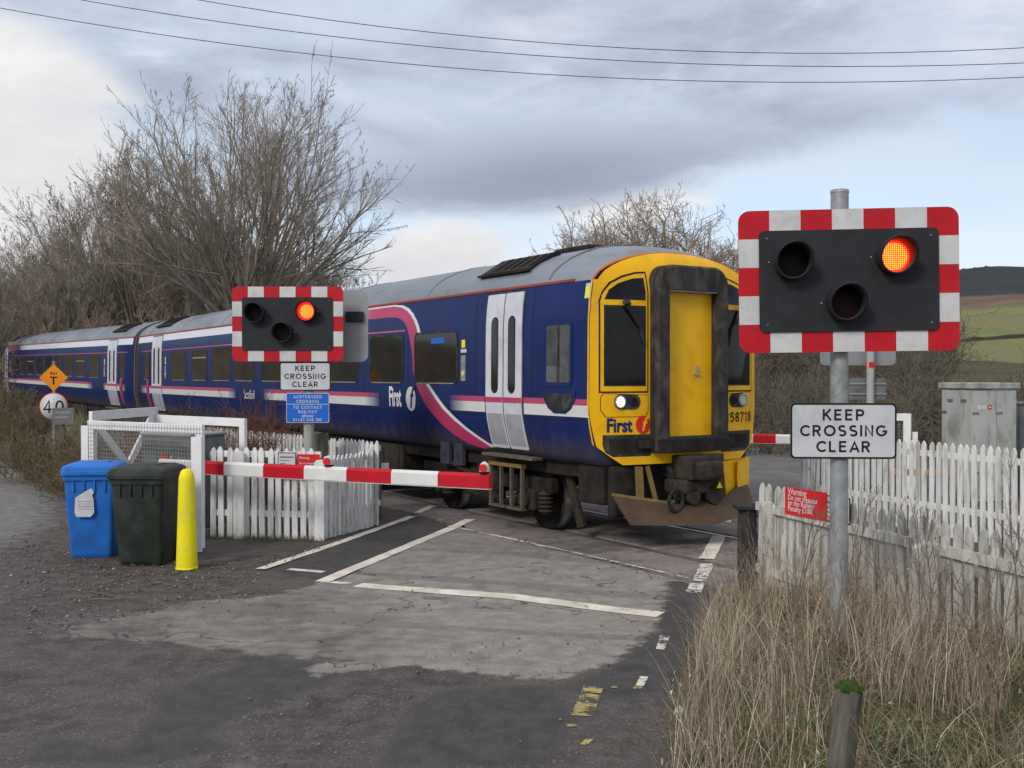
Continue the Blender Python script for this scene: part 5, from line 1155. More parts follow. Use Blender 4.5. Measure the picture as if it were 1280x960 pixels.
MB().lathe([(.112, 0), (.112, .02), (.104, .25), (.094, .6), (.082, .95), (.078, .98), (.062, 1.03), (.035, 1.055), (.0005, 1.06)], 28).obj('bollard_body', M['yelplastic'], r)
MB().lathe([(.118, 0), (.119, .012), (.113, .02)], 28).obj('base_rim', M['yelplastic'], r)

# ---------------------------------------------------------------- posts
def post(name, x, y, z0, h, w, mat, label, cat='post', group=None, lean=(0, 0), square=True):
    r = thing(name, (x, y, z0), 0, label, cat, group); bm = bmesh.new()
    mb = MB(); n = 10; V = []; q = random.Random(int(x*100))
    for k in range(7):
        z = h*k/6; 
        for i in range(n):
            a = 2*pi*i/n+.3; rr = w/2*(1.12 if square and i % 2 else 1)*(1+q.uniform(-.07, .07)); V.append((rr*cos(a), rr*sin(a), z+(q.uniform(-.02, .02) if k == 6 else 0)))
    mb.add(V, [(k*n+i, k*n+(i+1) % n, (k+1)*n+(i+1) % n, (k+1)*n+i) for k in range(6) for i in range(n)]+[tuple(range(6*n, 7*n))])
    mb.obj('post_body', M[mat], r); r.rotation_euler = (lean[0], lean[1], 0); return r
YM = 4.2; pm = post('wooden_post', X_(1034, YM), YM, -.05, Z_(862, YM)+.05, .10, 'wood', 'short weathered wooden post capped with green moss, in the foreground grass', lean=(0, radians(6)))
mo = MB()
for k in range(44):
    a = rnd.uniform(0, 2*pi); rr = rnd.uniform(0, .042); mo.lathe([(.0, -.008), (.018, .003), (.018, .014), (.011, .025), (.0005, .030)], 7, 0, Tr(rr*cos(a), rr*sin(a), Z_(862, YM)+.062-rr*rr*13, rnd.uniform(0, 6)))
mo.obj('moss_cap', M['moss'], pm)
post('fence_post', X_(471, 15.0), 15.0, 0, Z_(577, 15), .13, 'wood', 'grey wooden post at the trackside end of the left picket fence', group='grey wooden posts'); 
p_ = post('fence_post', X_(400, 14.7), 14.7, 0, Z_(541, 14.7), .22, 'wood', 'stout wooden stump directly right of the left signal pole', group='grey wooden posts')
post('fence_post', X_(934, 9.9), 9.9, 0, Z_(632, 9.9), .17, 'darkwood', 'black timber post at the track end of the right picket fence')
MB().box(-.12, .12, -.11, .11, .79, .83, bev=.01).obj('cap_board', M['darkwood'], [o for o in COL.objects if o.get('label', '').startswith('black timber post')][0])
MB().box(-.075, .075, -.03, .0, 0, .28, bev=.005).obj('white_plate', M['refwhite'], [o for o in COL.objects if o.get('label', '').startswith('grey wooden post at')][0]).location = (.10, 0, .52)
for px, py, y, lb in ((38, 520, 27, 'old grey fence post in the left verge, right of the other one'), (12, 512, 29, 'old grey fence post at the left edge of the photo'), (105, 527, 20.5, 'weathered fence post left of the white guard frames'), (52, 545, 25, 'short grey fence post below the 40 speed sign')):
    post('fence_post', X_(px, y), y, -.1, Z_(py, y)+.1, .14, 'wood', lb, group='old verge fence posts')
# ---------------------------------------------------------------- trackside speed signs
YS = 22.0
r = thing('speed_sign', (X_(67, YS), YS, 0), radians(8), 'round white 40 speed sign with a red edge, in the left verge beside the train', 'speed sign')
MB().cyl((0, .04, -.1), (0, .04, 2.35), .035, n=10).obj('post', M['steel'], r)
Mx = Tr(0, 0, Z_(508, YS), 0, pi/2)
MB().lathe([(.0005, 0), (.29, 0), (.29, -.012), (.0005, -.012)], 32, 0, Mx).obj('red_rim', M['signred'], r); MB().lathe([(.0005, .004), (.272, .004), (.272, .001), (.0005, .001)], 32, 0, Mx).obj('sign_face', M['refwhite'], r)
tx = MB(); sign_text(tx, '40', .27, 0, Z_(508, YS), -.008, .13, 0, .2, 1.0); tx.obj('lettering', M['ink'], r)
r = thing('diamond_sign', (X_(67.5, YS), YS-.02, Z_(472, YS)), radians(8), 'orange diamond sign with a black letter T, above the 40 speed sign', 'railway sign')
dw = .285; MB().prism([(0, -dw), (dw, 0), (0, dw), (-dw, 0)], 0, .008).obj('sign_face', M['orangesign'] if 'orangesign' in M else M['orange'], r)
tx = MB(); sign_text(tx, '80J', .06, 0, .09, -.002, .18, 0, .2); tx.box(-.075, .075, -.003, -.001, -.005, .022); tx.box(-.016, .016, -.003, -.001, -.145, -.006); tx.obj('lettering', M['ink'], r)
r = thing('notice_board', (X_(79, 20.5), 20.5, 0), radians(12), 'small dark green-grey board on a post, in front of the 40 speed sign', 'notice')
MB().box(-.2, .2, -.02, .02, Z_(531, 20.5), Z_(510, 20.5), bev=.005).obj('board', M['machine'], r); MB().cyl((0, .05, -.1), (0, .05, Z_(512, 20.5)), .03, n=8).obj('post', M['wood'], r)
MB().box(-.15, .15, -.024, -.021, Z_(517, 20.5), Z_(514, 20.5)).box(-.15, .1, -.024, -.021, Z_(523, 20.5), Z_(520, 20.5)).obj('lettering', M['backgrey'], r)
# ---------------------------------------------------------------- equipment cabinets at the right
YC = 17.0
r = thing('equipment_cabinet', (X_(1215, YC), YC, 0), radians(15), 'large grey railway equipment cabinet with a flat lid, behind the right picket fence', 'cabinet')
MB().box(0, .86, .0, .75, 0, 1.83, bev=.01).obj('cabinet_body', M['cabinet'], r)
MB().box(-.035, .90, -.04, .80, 1.83, 1.93, bev=.015).obj('lid', M['cabinet'], r)
for a, e in ((.02, .46), (.475, .84)):
    d_ = MB().box(a, e, -.012, 0, .08, 1.80, bev=.003).obj('door', M['cabinet'], r)
    for z in (.45, 1.42): MB().box(a-.02, a+.10, -.02, -.012, z, z+.035).obj('hinge', M['machine'], d_)
d_ = MB().box(-.012, 0, .03, .72, .08, 1.80, bev=.003).obj('side_door', M['cabinet'], r)
for z in (.45, 1.42): MB().box(-.022, -.012, .60, .74, z, z+.04).obj('hinge', M['machine'], d_)
for y_ in (.12, .45): MB().box(-.03, -.012, y_, y_+.12, 1.62, 1.66).obj('latch', M['machine'], d_)
for k, (x, mt) in enumerate(((.13, 'refwhite'), (.22, 'refwhite'), (.33, 'signred'))):
    if k < 2: MB().cyl((x, -.014, 1.53), (x, -.017, 1.53), .04, n=18).obj('round_label', M[mt], r)
    else:
        q_ = MB().box(x-.035, x+.035, -.017, -.013, 1.50, 1.57).obj('label', M[mt], r); MB().box(x-.02, x+.02, -.019, -.0175, 1.52, 1.55).obj('label_print', M['refwhite'], q_)
r = thing('equipment_cabinet', (X_(1291, 18), 18, 0), radians(4), 'blue-grey cabinet cut off by the right edge of the photo', 'cabinet')
MB().box(-.22, .6, 0, .6, 0, Z_(506, 18), bev=.01).obj('cabinet_body', M['machine'], r); MB().box(-.24, .63, -.03, .63, Z_(506, 18), Z_(506, 18)+.04, bev=.01).obj('lid', M['machine'], r)
MB().box(.0, .5, -.01, 0, .1, 1.35, bev=.003).obj('door', M['machine'], r)
r = thing('timber_barrier', (X_(1113, 17), 17.0, 0), radians(-12), 'low orange-brown timber rail on short legs behind the far picket fence', 'timber rail')
MB().box(0, .95, -.05, .05, Z_(594, 17), Z_(586, 17), bev=.008).obj('rail', M['tanwood'] if 'tanwood' in M else M['orange'], r)
for x in (.1, .85): MB().box(x-.04, x+.04, -.04, .04, 0, Z_(594, 17)).obj('leg', M['tan'], r)
# ---------------------------------------------------------------- overhead wires
def wire(p, y, label):
    pts = [(X_(a, y), Z_(b_, y)) for a, b_ in p]; cf = np.polyfit([a for a, _ in pts], [b_ for _, b_ in pts], 2)
    r = thing('overhead_wire', (0, y, 0), 0, label, 'overhead wire', 'overhead wires'); xs_ = np.linspace(-26, 26, 60); mb = MB()
    V = []; n = 5
    for x in xs_:
        z = np.polyval(cf, x)
        for i in range(n): a = 2*pi*i/n; V.append((x, .007*cos(a), z+.007*sin(a)))
    mb.add(V, [(k*n+i, k*n+(i+1) % n, (k+1)*n+(i+1) % n, (k+1)*n+i) for k in range(59) for i in range(n)]); mb.obj('cable', M['wire'], r)
wire([(240, 0), (640, 50), (1000, 69), (1280, 60)], 18, 'topmost thin dark overhead wire crossing the sky')
wire([(90, 0), (400, 43), (640, 67), (1000, 87), (1280, 78)], 18.2, 'middle one of the three overhead wires crossing the sky')
wire([(0, 12), (300, 56), (640, 91), (1000, 106), (1280, 96)], 18.4, 'lowest of the three overhead wires crossing the sky')
# sticks and stones on the mud
def stick(px0, py0, px1, py1, w, label):
    a = G(px0, py0); b_ = G(px1, py1); r = thing('stick', (a[0], a[1], .02), 0, label, 'stick', 'sticks lying on the ground'); n = 7; mb = MB(); prev = Vector((0, 0, 0))
    for k in range(1, n+1):
        q = Vector(((b_[0]-a[0])*k/n, (b_[1]-a[1])*k/n+rnd.uniform(-.008, .008), rnd.uniform(-.002, .01))); mb.cyl(prev, q, w*(1-.08*(k-1)), w*(1-.08*k), 6); prev = q
    mb.obj('twig_body', M['bark'], r)
stick(107, 754, 160, 752, .013, 'thickest dark stick lying on the ground in front of the bins')
stick(112, 742, 150, 751, .006, 'thin twig lying across the ground above the thick stick')
stick(126, 735, 128, 752, .005, 'short twig pointing away, beside the thick stick'); stick(54, 746, 70, 745, .007, 'short stick on the ground left of the others')
# ---------------------------------------------------------------- plants: many tapering tubes or blades built at once
def tubes(name, pts, rad, k, mat):
    """pts (N,P,3), rad (N,P)"""
    N, Pn, _ = pts.shape
    tg = np.zeros_like(pts); tg[:, 1:-1] = pts[:, 2:]-pts[:, :-2]; tg[:, 0] = pts[:, 1]-pts[:, 0]; tg[:, -1] = pts[:, -1]-pts[:, -2]
    tg /= np.linalg.norm(tg, axis=2, keepdims=True)+1e-9
    ref = np.where(np.abs(tg[..., 2:3]) > .9, np.array([1., 0, 0]), np.array([0, 0, 1.])); u = np.cross(tg, ref); u /= np.linalg.norm(u, axis=2, keepdims=True)+1e-9; w = np.cross(tg, u)
    a = np.arange(k)*2*pi/k
    V = pts[:, :, None]+rad[..., None, None]*(u[:, :, None]*np.cos(a)[None, None, :, None]+w[:, :, None]*np.sin(a)[None, None, :, None])
    idx = np.arange(N*Pn*k).reshape(N, Pn, k); A = idx[:, :-1]; B = idx[:, 1:]
    F = np.stack([A, np.roll(A, -1, 2), np.roll(B, -1, 2), B], -1).reshape(-1, 4); return V.reshape(-1, 3), F
def merge(parts):
    V = []; F = []; b = 0
    for v, f in parts: V.append(v); F.append(f+b); b += len(v)
    return np.concatenate(V), np.concatenate(F)
def norm(v): return v/(np.linalg.norm(v, axis=-1, keepdims=True)+1e-9)
def grow(rs, start, dirs, length, r0, P=6, wig=.12, up=.15, taper=.35):
    """curving stems from start along dirs"""
    N = len(start); pts = np.zeros((N, P, 3)); pts[:, 0] = start; d = norm(dirs); step = (length/(P-1))[:, None]
    for i in range(1, P):
        d = norm(d+rs.normal(0, wig, (N, 3))+np.array([0, 0, up])); pts[:, i] = pts[:, i-1]+d*step
    rad = r0[:, None]*np.linspace(1, taper, P)[None]; return pts, rad
def kids(rs, pts, rad, n, t0, t1, ang, lmul, rmul, plen, lj=.35):
    """n side branches per parent, placed between t0 and t1"""
    N, P, _ = pts.shape; t = rs.uniform(t0, t1, (N, n)); f = t*(P-1); i = np.minimum(f.astype(int), P-2); g = (f-i)[..., None]
    r = np.arange(N)[:, None]; st = pts[r, i]*(1-g)+pts[r, i+1]*g; tang = norm(pts[r, i+1]-pts[r, i]); rr = (rad[r, i]*(1-g[..., 0])+rad[r, i+1]*g[..., 0])*rmul
    rv = rs.normal(0, 1, tang.shape); side = norm(rv-tang*(rv*tang).sum(-1, keepdims=True)); a = rs.normal(ang, .18, (N, n))[..., None]
    d = tang*np.cos(a)+side*np.sin(a); L = plen[:, None]*lmul*(1.15-.55*t)*rs.uniform(1-lj, 1+lj, (N, n))
    return st.reshape(-1, 3), d.reshape(-1, 3), L.reshape(-1), rr.reshape(-1)
def tree_meshes(seed, H, trunk_h, nlimb, spread, kind='vase', lv=(7, 7, 6), trunk_r=.28, rmin=.006, env=None):
    rs = np.random.RandomState(seed)
    def soft(p):                                     # rounds the crown off: growth slows towards an egg-shaped outline
        if env is None: return p
        cz, rx, rz = env; c = np.array([0, 0, cz]); s_ = np.array([rx, rx, rz]); q_ = (p-c)/s_; r = np.linalg.norm(q_, axis=-1, keepdims=True)
        k_ = np.where(r > .62, (.62+.36*np.tanh((r-.62)/.40))/np.maximum(r, 1e-6), 1.); k_ = np.where(q_[..., 2:3] < 0, 1-(1-k_)*np.clip(1+q_[..., 2:3], 0, 1), k_); return c+q_*k_*s_
    # trunk
    tp, tr_ = grow(rs, np.zeros((1, 3)), np.array([[0, 0, 1.]]), np.array([trunk_h]), np.array([trunk_r]), 6, .05, .1, .8)
    trunk = tubes('t', tp, tr_*np.array([1.35, 1.08, 1, 1, .98, .9])[None], 9, None)
    top = tp[0, -1]
    a = rs.uniform(0, 2*pi, nlimb); tilt = np.abs(rs.normal(spread, spread*.45, nlimb)); tilt[0] = .08
    if kind != 'oak':
        ii = np.arange(nlimb); tilt = spread*1.55*np.sqrt((ii+.4)/nlimb)*rs.uniform(.9, 1.1, nlimb); a = ii*2.39996+rs.uniform(-.25, .25, nlimb)
    d = np.stack([np.cos(a)*np.sin(tilt), np.sin(a)*np.sin(tilt), np.cos(tilt)], 1)
    start = tp[0, -1][None]-np.array([0, 0, 1])*rs.uniform(0, trunk_h*.35, (nlimb, 1)); L = (H-trunk_h)*rs.uniform(.86, 1.0, nlimb)*(1-.16*tilt)
    if kind == 'oak': L *= .8
    wg = {'vase': .075, 'oak': .30, 'pole': .05}[kind]; up = {'vase': .05, 'oak': .10, 'pole': .08}[kind]
    P0, R0 = grow(rs, start, d, L, np.full(nlimb, trunk_r*(.34 if kind != 'oak' else .5))*rs.uniform(.7, 1.1, nlimb), 10, wg, up, .12)
    P0 = soft(P0); limb = tubes('l', P0, R0, 6, None); crown = [limb]; P_, R_, L_ = P0, R0, L
    ang = {'vase': .50, 'oak': .80, 'pole': .5}[kind]; lm = {'vase': .36, 'oak': .46, 'pole': .3}[kind]
    for li, n in enumerate(lv):
        st, dd, LL, rr = kids(rs, P_, R_, n, .18 if li == 0 else .15, 1.0, ang, lm if li == 0 else lm*1.2, .55, L_)
        rr = np.maximum(rr, rmin*(1.5 if li == 0 else 1)); LL = np.maximum(LL, .25)
        if env is not None:
            cz, rx, rz = env; r_ = np.linalg.norm((st-np.array([0, 0, cz]))/np.array([rx, rx, rz]), axis=-1); LL = LL*np.clip((1.22-r_)/.5, .35, 1)*(1 if li else 1.15)
        pn = 7 if li == 0 else (5 if li == 1 else 4)
        P_, R_ = grow(rs, st, dd, LL, rr, pn, wg*(1.3 if kind != 'oak' else 1.), up*(.9 if li else 1.), .35); L_ = LL
        crown.append(tubes('b', P_, np.maximum(R_, rmin*.75), 4 if li == 0 else 3, None))
    return trunk, merge(crown)
def make_tree(name, seed, label, cat, group, mats, **kw):
    tk, cr = tree_meshes(seed, **kw)
    r = thing(name, (0, 0, 0), 0, label, cat, group)
    put(bpy.data.objects.new('trunk', mesh_np('trunk', tk[0], tk[1], M[mats[0]], True)), r)
    put(bpy.data.objects.new('crown', mesh_np('crown', cr[0], cr[1], M[mats[1]], True)), r); return r
# the big spreading bare tree behind the train
big = make_tree('bare_tree', 11, 'tallest bare tree with a wide fan of twigs, behind the left signal', 'tree', 'bare trees behind the train', ('bark', 'twig'),
                H=15.2, trunk_h=3.0, nlimb=30, spread=.56, kind='vase', lv=(12, 7, 7), trunk_r=.36, rmin=.0072, env=(7.0, 6.6, 7.3))
YB = 46.0; big.location = (X_(308, YB), YB, .9)
t2 = make_tree('bare_tree', 23, '', 'tree', 'bare trees behind the train', ('bark', 'twig'), H=12.2, trunk_h=2.2, nlimb=18, spread=.46, kind='vase', lv=(11, 8, 7), trunk_r=.26, rmin=.0078, env=(6.0, 4.6, 6.0))
t2.location = (X_(110, 52), 52, .5); t2['label'] = 'bare tree with upright stems, second from the tallest one, above the rear carriage'
def cp(src, x, y, z, rz, s, label, sz=1.):
    o = dupe(src); o.location = (x, y, z); o.rotation_euler = (0, 0, rz); o.scale = (s, s, s*sz); o['label'] = label; return o
cp(t2, X_(185, 49), 49, .4, 2.1, 1.02, 'bare tree directly left of the tallest tree, its twigs merging with it')
t2.scale = (1, 1, .9)
cp(t2, X_(50, 58), 58, .8, 4.0, .85, 'bare tree above the 40 speed sign and the rear carriage roof', .9)
cp(t2, X_(-15, 60), 60, .8, 5.2, .85, 'bare tree at the left edge of the photo', .82)
cp(t2, X_(405, 56), 56, .3, .7, .80, 'lower bare tree right of the tallest one, over the front carriage roof', .86)
cp(t2, X_(440, 60), 60, .5, 3.3, .62, 'smallest bare tree at the right end of the wood, by the front carriage roof', .85)
# saplings in the wood: a few patterns, each stem its own thing
sap = []
for k in range(3):
    o = make_tree('woodland_tree', 40+k, 'slender pale-stemmed tree of the dense wood behind the carriages', 'tree', 'slender trees of the wood behind the carriages', ('sapling', 'sapling' if k != 1 else 'twigred'),
                  H=8.5+k*.8, trunk_h=3.0, nlimb=7, spread=.22, kind='pole', lv=(9, 7, 4), trunk_r=.12, rmin=.012); sap.append(o)
spots = []
q = random.Random(3)
for row, (y0, n) in enumerate(((48, 22), (54, 24), (61, 24), (69, 22))):
    for k in range(n):
        px = -60+(530-(row*12))*(k+q.uniform(.1, .9))/n; y = y0+q.uniform(-2.5, 2.5); spots.append((px, y))
def slope_z(x, y): return float(hbl(np.array([[x]]), np.array([[y]]))[0, 0])
for k, (px, y) in enumerate(spots):
    x = X_(px, y); z = max(-.1, slope_z(x, y)); s = q.uniform(.62, .86)*(1.0 if px < 300 else .8); src = sap[k % 3]
    o = src if k < 3 else dupe(src)
    o.location = (x, y, z-.1); o.rotation_euler = (q.uniform(-.08, .08), q.uniform(-.08, .08), q.uniform(0, 6.28)); o.scale = (s*1.15, s*1.15, s)
# undergrowth filling the wood
def thicket(name, xy, hs, seed, mats, n_st=5, sub=(6, 5), rmin=.009, label=None, spread=.45, zfun=None, kind='stuff', wig=.16, r0=.02):
    rs = np.random.RandomState(seed); xy = np.repeat(np.array(xy), n_st, 0)+rs.normal(0, .35, (len(xy)*n_st, 2)); hh = np.repeat(np.array(hs), n_st)*rs.uniform(.6, 1.1, len(xy))
    z = np.array([zfun(a, b) for a, b in xy]) if zfun else np.zeros(len(xy)); N = len(xy); a = rs.uniform(0, 2*pi, N); tl = np.abs(rs.normal(0, spread, N))
    d = np.stack([np.cos(a)*np.sin(tl), np.sin(a)*np.sin(tl), np.cos(tl)], 1)
    P_, R_ = grow(rs, np.stack([xy[:, 0], xy[:, 1], z-.1], 1), d, hh, np.full(N, r0), 6, wig, .02, .4); out = [tubes('s', P_, R_, 3, None)]; L_ = hh
    for n in sub:
        st, dd, LL, rr = kids(rs, P_, R_, n, .15, 1., .7, .5, .7, L_); P_, R_ = grow(rs, st, dd, LL, np.maximum(rr, rmin), 4, wig*1.3, .02, .6); L_ = LL; out.append(tubes('s', P_, np.maximum(R_, rmin*.8), 3, None))
    V, F = merge(out); me = mesh_np(name, V, F, M[mats], True); return me
xy = []; hs = []
for k in range(230):
    y = q.uniform(46, 78); px = q.uniform(-80, 500); xy.append((X_(px, y), y)); hs.append(q.uniform(1.8, 4.6)*(1 if px < 330 else .6))
put(bpy.data.objects.new('woodland_undergrowth', thicket('woodland_undergrowth', xy, hs, 5, 'twigred', 5, (7, 5), .012, zfun=slope_z, r0=.03)), kind='stuff')
# gnarled oak beyond the front carriage roof, small trees beside it
oak = make_tree('oak_tree', 61, 'gnarled bare oak showing above the roof of the front carriage', 'tree', 'bare oaks beyond the front carriage', ('bark', 'twigred'), H=14.5, trunk_h=3.0, nlimb=20, spread=.62, kind='oak', lv=(9, 7, 6), trunk_r=.36, rmin=.0095, env=(5.6, 4.6, 5.2))
oak.location = (X_(818, 52), 52, 0)
def cp2(x, y, s, rz, lb, sz=1.): return cp(oak, x, y, 0, rz, s, lb, sz)
cp2(X_(893, 56), 56, .90, 2.2, 'lower part-hidden oak at the right of the large oak, by the big signal', .92); cp2(X_(752, 55), 55, .93, 4.0, 'oak merging with the left side of the large oak', .98)
cp2(X_(686, 75), 75, .88, 1.0, 'small distant bare tree on its own above the carriage roof', .86)
cp2(X_(1100, 62), 62, .5, 1.6, 'bare tree low behind the thin far signal pole')
# scrub bank beyond the crossing at the right
def slope_v(x, y): return float(hvl(np.array([[x]]), np.array([[y]]))[0, 0])
def bank_z(x, y): return float(hbk(np.array([[x]]), np.array([[y]]))[0, 0])
xy = []; hs = []
for k in range(300):
    y = q.uniform(27, 60); px = q.uniform(915, 1300); px = px if px < 1175 or y < 36 else q.uniform(915, 1170); xy.append((X_(px, y), y)); hs.append(q.uniform(.7, 1.5)*(1.25 if px < 1160 else .5)*(1+(y-27)/75))
put(bpy.data.objects.new('scrub', thicket('scrub', xy, hs, 15, 'scrubtwig', 6, (7, 5), .0075, zfun=lambda a, b: max(0, bank_z(a, b)), spread=.6)), kind='stuff')
sb = None
for k, (px, y, s, lb) in enumerate(((960, 33, 1.0, 'twiggy bush on the bank just right of the train nose'), (1010, 36, 1.3, 'twiggy bush above the far barrier arm, left of the far signal pole'), (1130, 38, 1.5, 'twiggy bush right of the thin far signal pole'), (1175, 30, 1.1, 'twiggy bush beside the left edge of the large grey cabinet'),
                                    (1180, 55, 1.6, 'tall straggly bush on the field edge above the large grey cabinet'), (1262, 26, 1.2, 'straggly bush right of the large grey cabinet'))):
    if sb is None:
        sb = thing('bare_bush', (0, 0, 0), 0, lb, 'bush', 'bare bushes on the bank beyond the crossing'); me = thicket('branches', [(0, 0), (.3, .2), (-.3, .1)], [2.2, 1.9, 1.8], 71, 'scrubtwig', 7, (8, 6), .007, spread=.5); put(bpy.data.objects.new('branches', me), sb); o = sb
    else: o = dupe(sb)
    o['label'] = lb; x = X_(px, y); o.location = (x, y, max(0, bank_z(x, y))-.05); o.scale = (s, s, s*(.9 if px > 1200 else 1)); o.rotation_euler = (0, 0, k*1.3)
# red-stemmed bushes behind the left fence
rd = thing('red_stemmed_bush', (X_(285, 17.0), 17.0, 0), 0, 'bush of straight red-brown stems between the left picket fence and the train', 'bush', 'red-stemmed bushes by the train')
M['redstem'] = pmat('red_brown_stems', (.20, .068, .042, 1), (.13, .075, .05, 1), 2, .9)
me = thicket('stems', [(q.uniform(-.9, .9), q.uniform(-.5, .5)) for _ in range(16)], [q.uniform(1.0, 1.65) for _ in range(16)], 91, 'redstem', 9, (4, 2), .0038, spread=.16, wig=.07, r0=.007); put(bpy.data.objects.new('stems', me), rd)
for px, y, s, lb in ((235, 17.6, .9, 'lower red-stemmed bush behind the rear white guard frame'), (335, 16.5, .95, 'red-stemmed bush under the left signal head'), (190, 19.5, .8, 'red-brown bush at the left end of the row, behind the V-braced guard')):
    cp(rd, X_(px, y), y, 0, q.uniform(0, 6), s, lb)
# dark shrubs and dead stalks in the left verge by the speed sign
vb = thing('verge_shrub', (X_(62, 20.8), 20.8, 0), 0, 'dark straggly shrub growing in front of the 40 speed sign', 'shrub', 'shrubs in the left verge')
M['shrub'] = pmat('dark_shrub_stems', (.13, .12, .065, 1), (.20, .15, .10, 1), 1.5, 1.)
me = thicket('stems', [(q.uniform(-.35, .35), q.uniform(-.3, .3)) for _ in range(9)], [q.uniform(.7, 1.15) for _ in range(9)], 123, 'shrub', 8, (7, 5), .006, spread=.28, wig=.14, r0=.009); put(bpy.data.objects.new('stems', me), vb); vb.location.z = slope_v(X_(62, 20.8), 20.8)
for px, y, s, lb in ((88, 19.2, .8, 'brown shrub under the small dark board near the 40 speed sign'), (30, 26.5, .95, 'dark shrub between the old fence posts at the far left'), (5, 29, 1.2, 'dark shrub at the left edge beside the rear carriage'), (118, 17.6, .62, 'low shrub against the left side of the white guard frames')):
    cp(vb, X_(px, y), y, slope_v(X_(px, y), y)-.05, q.uniform(0, 6), s, lb)
# ---------------------------------------------------------------- grass: blades as one mesh per area
def blades(name, x, y, z, h, w, lean, cols, seed, seg=3, curl=.5, leandir=None):
    rs = np.random.RandomState(seed); N = len(x); a = rs.uniform(0, 2*pi, N); fa = rs.uniform(0, 2*pi, N)
    if leandir is not None: a = rs.normal(leandir, .9, N)
    dx = np.cos(a)*lean; dy = np.sin(a)*lean; V = np.zeros((N, seg+1, 2, 3)); C = np.zeros((N, seg+1, 2, 4)); C[..., 3] = 1
    for i in range(seg+1):
        t_ = i/seg; bend = t_**(1+curl); cx = x+dx*h*bend; cy = y+dy*h*bend; cz = z+h*(t_-.35*lean*bend); ww = w*(1-t_*.85)/2
        V[:, i, 0] = np.stack([cx-np.cos(fa)*ww, cy-np.sin(fa)*ww, cz], 1); V[:, i, 1] = np.stack([cx+np.cos(fa)*ww, cy+np.sin(fa)*ww, cz], 1)
        C[:, i, :, :3] = cols[:, None, :]
    idx = np.arange(N*(seg+1)*2).reshape(N, seg+1, 2)
    F = np.stack([idx[:, :-1, 0], idx[:, :-1, 1], idx[:, 1:, 1], idx[:, 1:, 0]], -1).reshape(-1, 4)
    me = mesh_np(name, V.reshape(-1, 3), F, M['stalk'], False, None, C.reshape(-1, 4)); return put(bpy.data.objects.new(name, me), kind='stuff')
def palette(rs, n, cols, wts, var=.25):
    c = np.array(cols)[rs.choice(len(cols), n, p=np.array(wts)/sum(wts))]; return c*rs.uniform(1-var, 1+var, (n, 1))
STRAW = (.42, .335, .23); PALE = (.56, .48, .37); BROWN = (.17, .115, .07); GREEN = (.085, .125, .035); OLIVE = (.15, .15, .06); GREY = (.30, .25, .205)
def scatter(rs, poly, n, sdmin=0., zf=None, dens=None):
    P = np.array(poly); X = rs.uniform(P[:, 0].min(), P[:, 0].max(), n*3); Y = rs.uniform(P[:, 1].min(), P[:, 1].max(), n*3); d = sdf(poly, X, Y); k = d > sdmin
    if dens is not None: k &= rs.uniform(0, 1, len(X)) < dens(X, Y, d)
    X, Y, d = X[k][:n], Y[k][:n], d[k][:n]; return X, Y, d
rs = np.random.RandomState(77)
VRv = [p for p in VR[:9]]+[(3.2, 1.0), (5.2, 2.6), (4.3, 5.0), (3.6, 6.9), (2.45, 9.6)]
zf = lambda X, Y: hvr(X, Y)
X, Y, d = scatter(rs, VRv, 60000, -.05); n = len(X); cl = fbm(X*1.6, Y*1.6, 3, 50)
blades('short_grass', X, Y, zf(X, Y)-.01, rs.uniform(.05, .17, n)*(.6+cl), np.full(n, .0042), rs.uniform(.3, 1.1, n), palette(rs, n, [(.075, .14, .03), GREEN, OLIVE, STRAW, BROWN, GREY], [2.5, 3, 3, 1.6, 2.5, 1.6]), 1, 2)
# tall dry stalks: dense along the road edge, thinner inside
X, Y, d = scatter(rs, VRv, 12000, .02, dens=lambda X, Y, d: np.maximum(np.clip(1.25-d*1.3, .10, 1), np.clip((Y-5.9)*.9, 0, .42))*np.where((X > 1.75) & (Y < 6.3), .38, 1)*np.where(np.hypot(X-1.45, Y-4.55) < .5, .12, 1)*np.where((np.abs(X-1.9) < .3) & (Y < 7) & (Y > 4), .5, 1)*np.clip(fbm(X*1.1, Y*1.1, 3, 60)*2.6-.6, .08, 1)*np.clip((Y-2.2)/2, .35, 1)); n = len(X)
blades('dry_grass', X, Y, zf(X, Y)-.02, rs.uniform(.28, .74, n)*np.clip(.75+(Y-4)*.09, .7, 1.05), rs.uniform(.003, .0055, n), rs.uniform(.08, .6, n), palette(rs, n, [STRAW, PALE, GREY, BROWN, (.25, .17, .11)], [3.5, 2.5, 3, 2, 2], .35), 2, 5, .9)
n = 2600; X = rs.uniform(1.35, 2.7, n); Y = rs.uniform(5.6, 7.2, n); k_ = (sdf(VRv, X, Y) > .05) & (fbm(X*2.2, Y*2.2, 3, 95) > .46); X, Y = X[k_], Y[k_]; n = len(X)
blades('dry_grass', X, Y, zf(X, Y)-.02, rs.uniform(.30, .66, n), rs.uniform(.003, .0055, n), rs.uniform(.08, .7, n), palette(rs, n, [STRAW, PALE, GREY, BROWN, (.25, .17, .11)], [3.5, 3, 3, 1.5, 1.5], .35), 12, 5, .9)
X, Y, d = scatter(rs, VRv, 7000, .1, dens=lambda X, Y, d: np.clip(fbm(X*1.5, Y*1.5, 3, 90)*3-.9, .1, 1)); n = len(X)
blades('matted_grass', X, Y, zf(X, Y), rs.uniform(.12, .36, n), rs.uniform(.003, .005, n), rs.uniform(.9, 1.9, n), palette(rs, n, [STRAW, PALE, GREY, BROWN, OLIVE], [3, 2, 3, 2, 2]), 3, 4, .5)
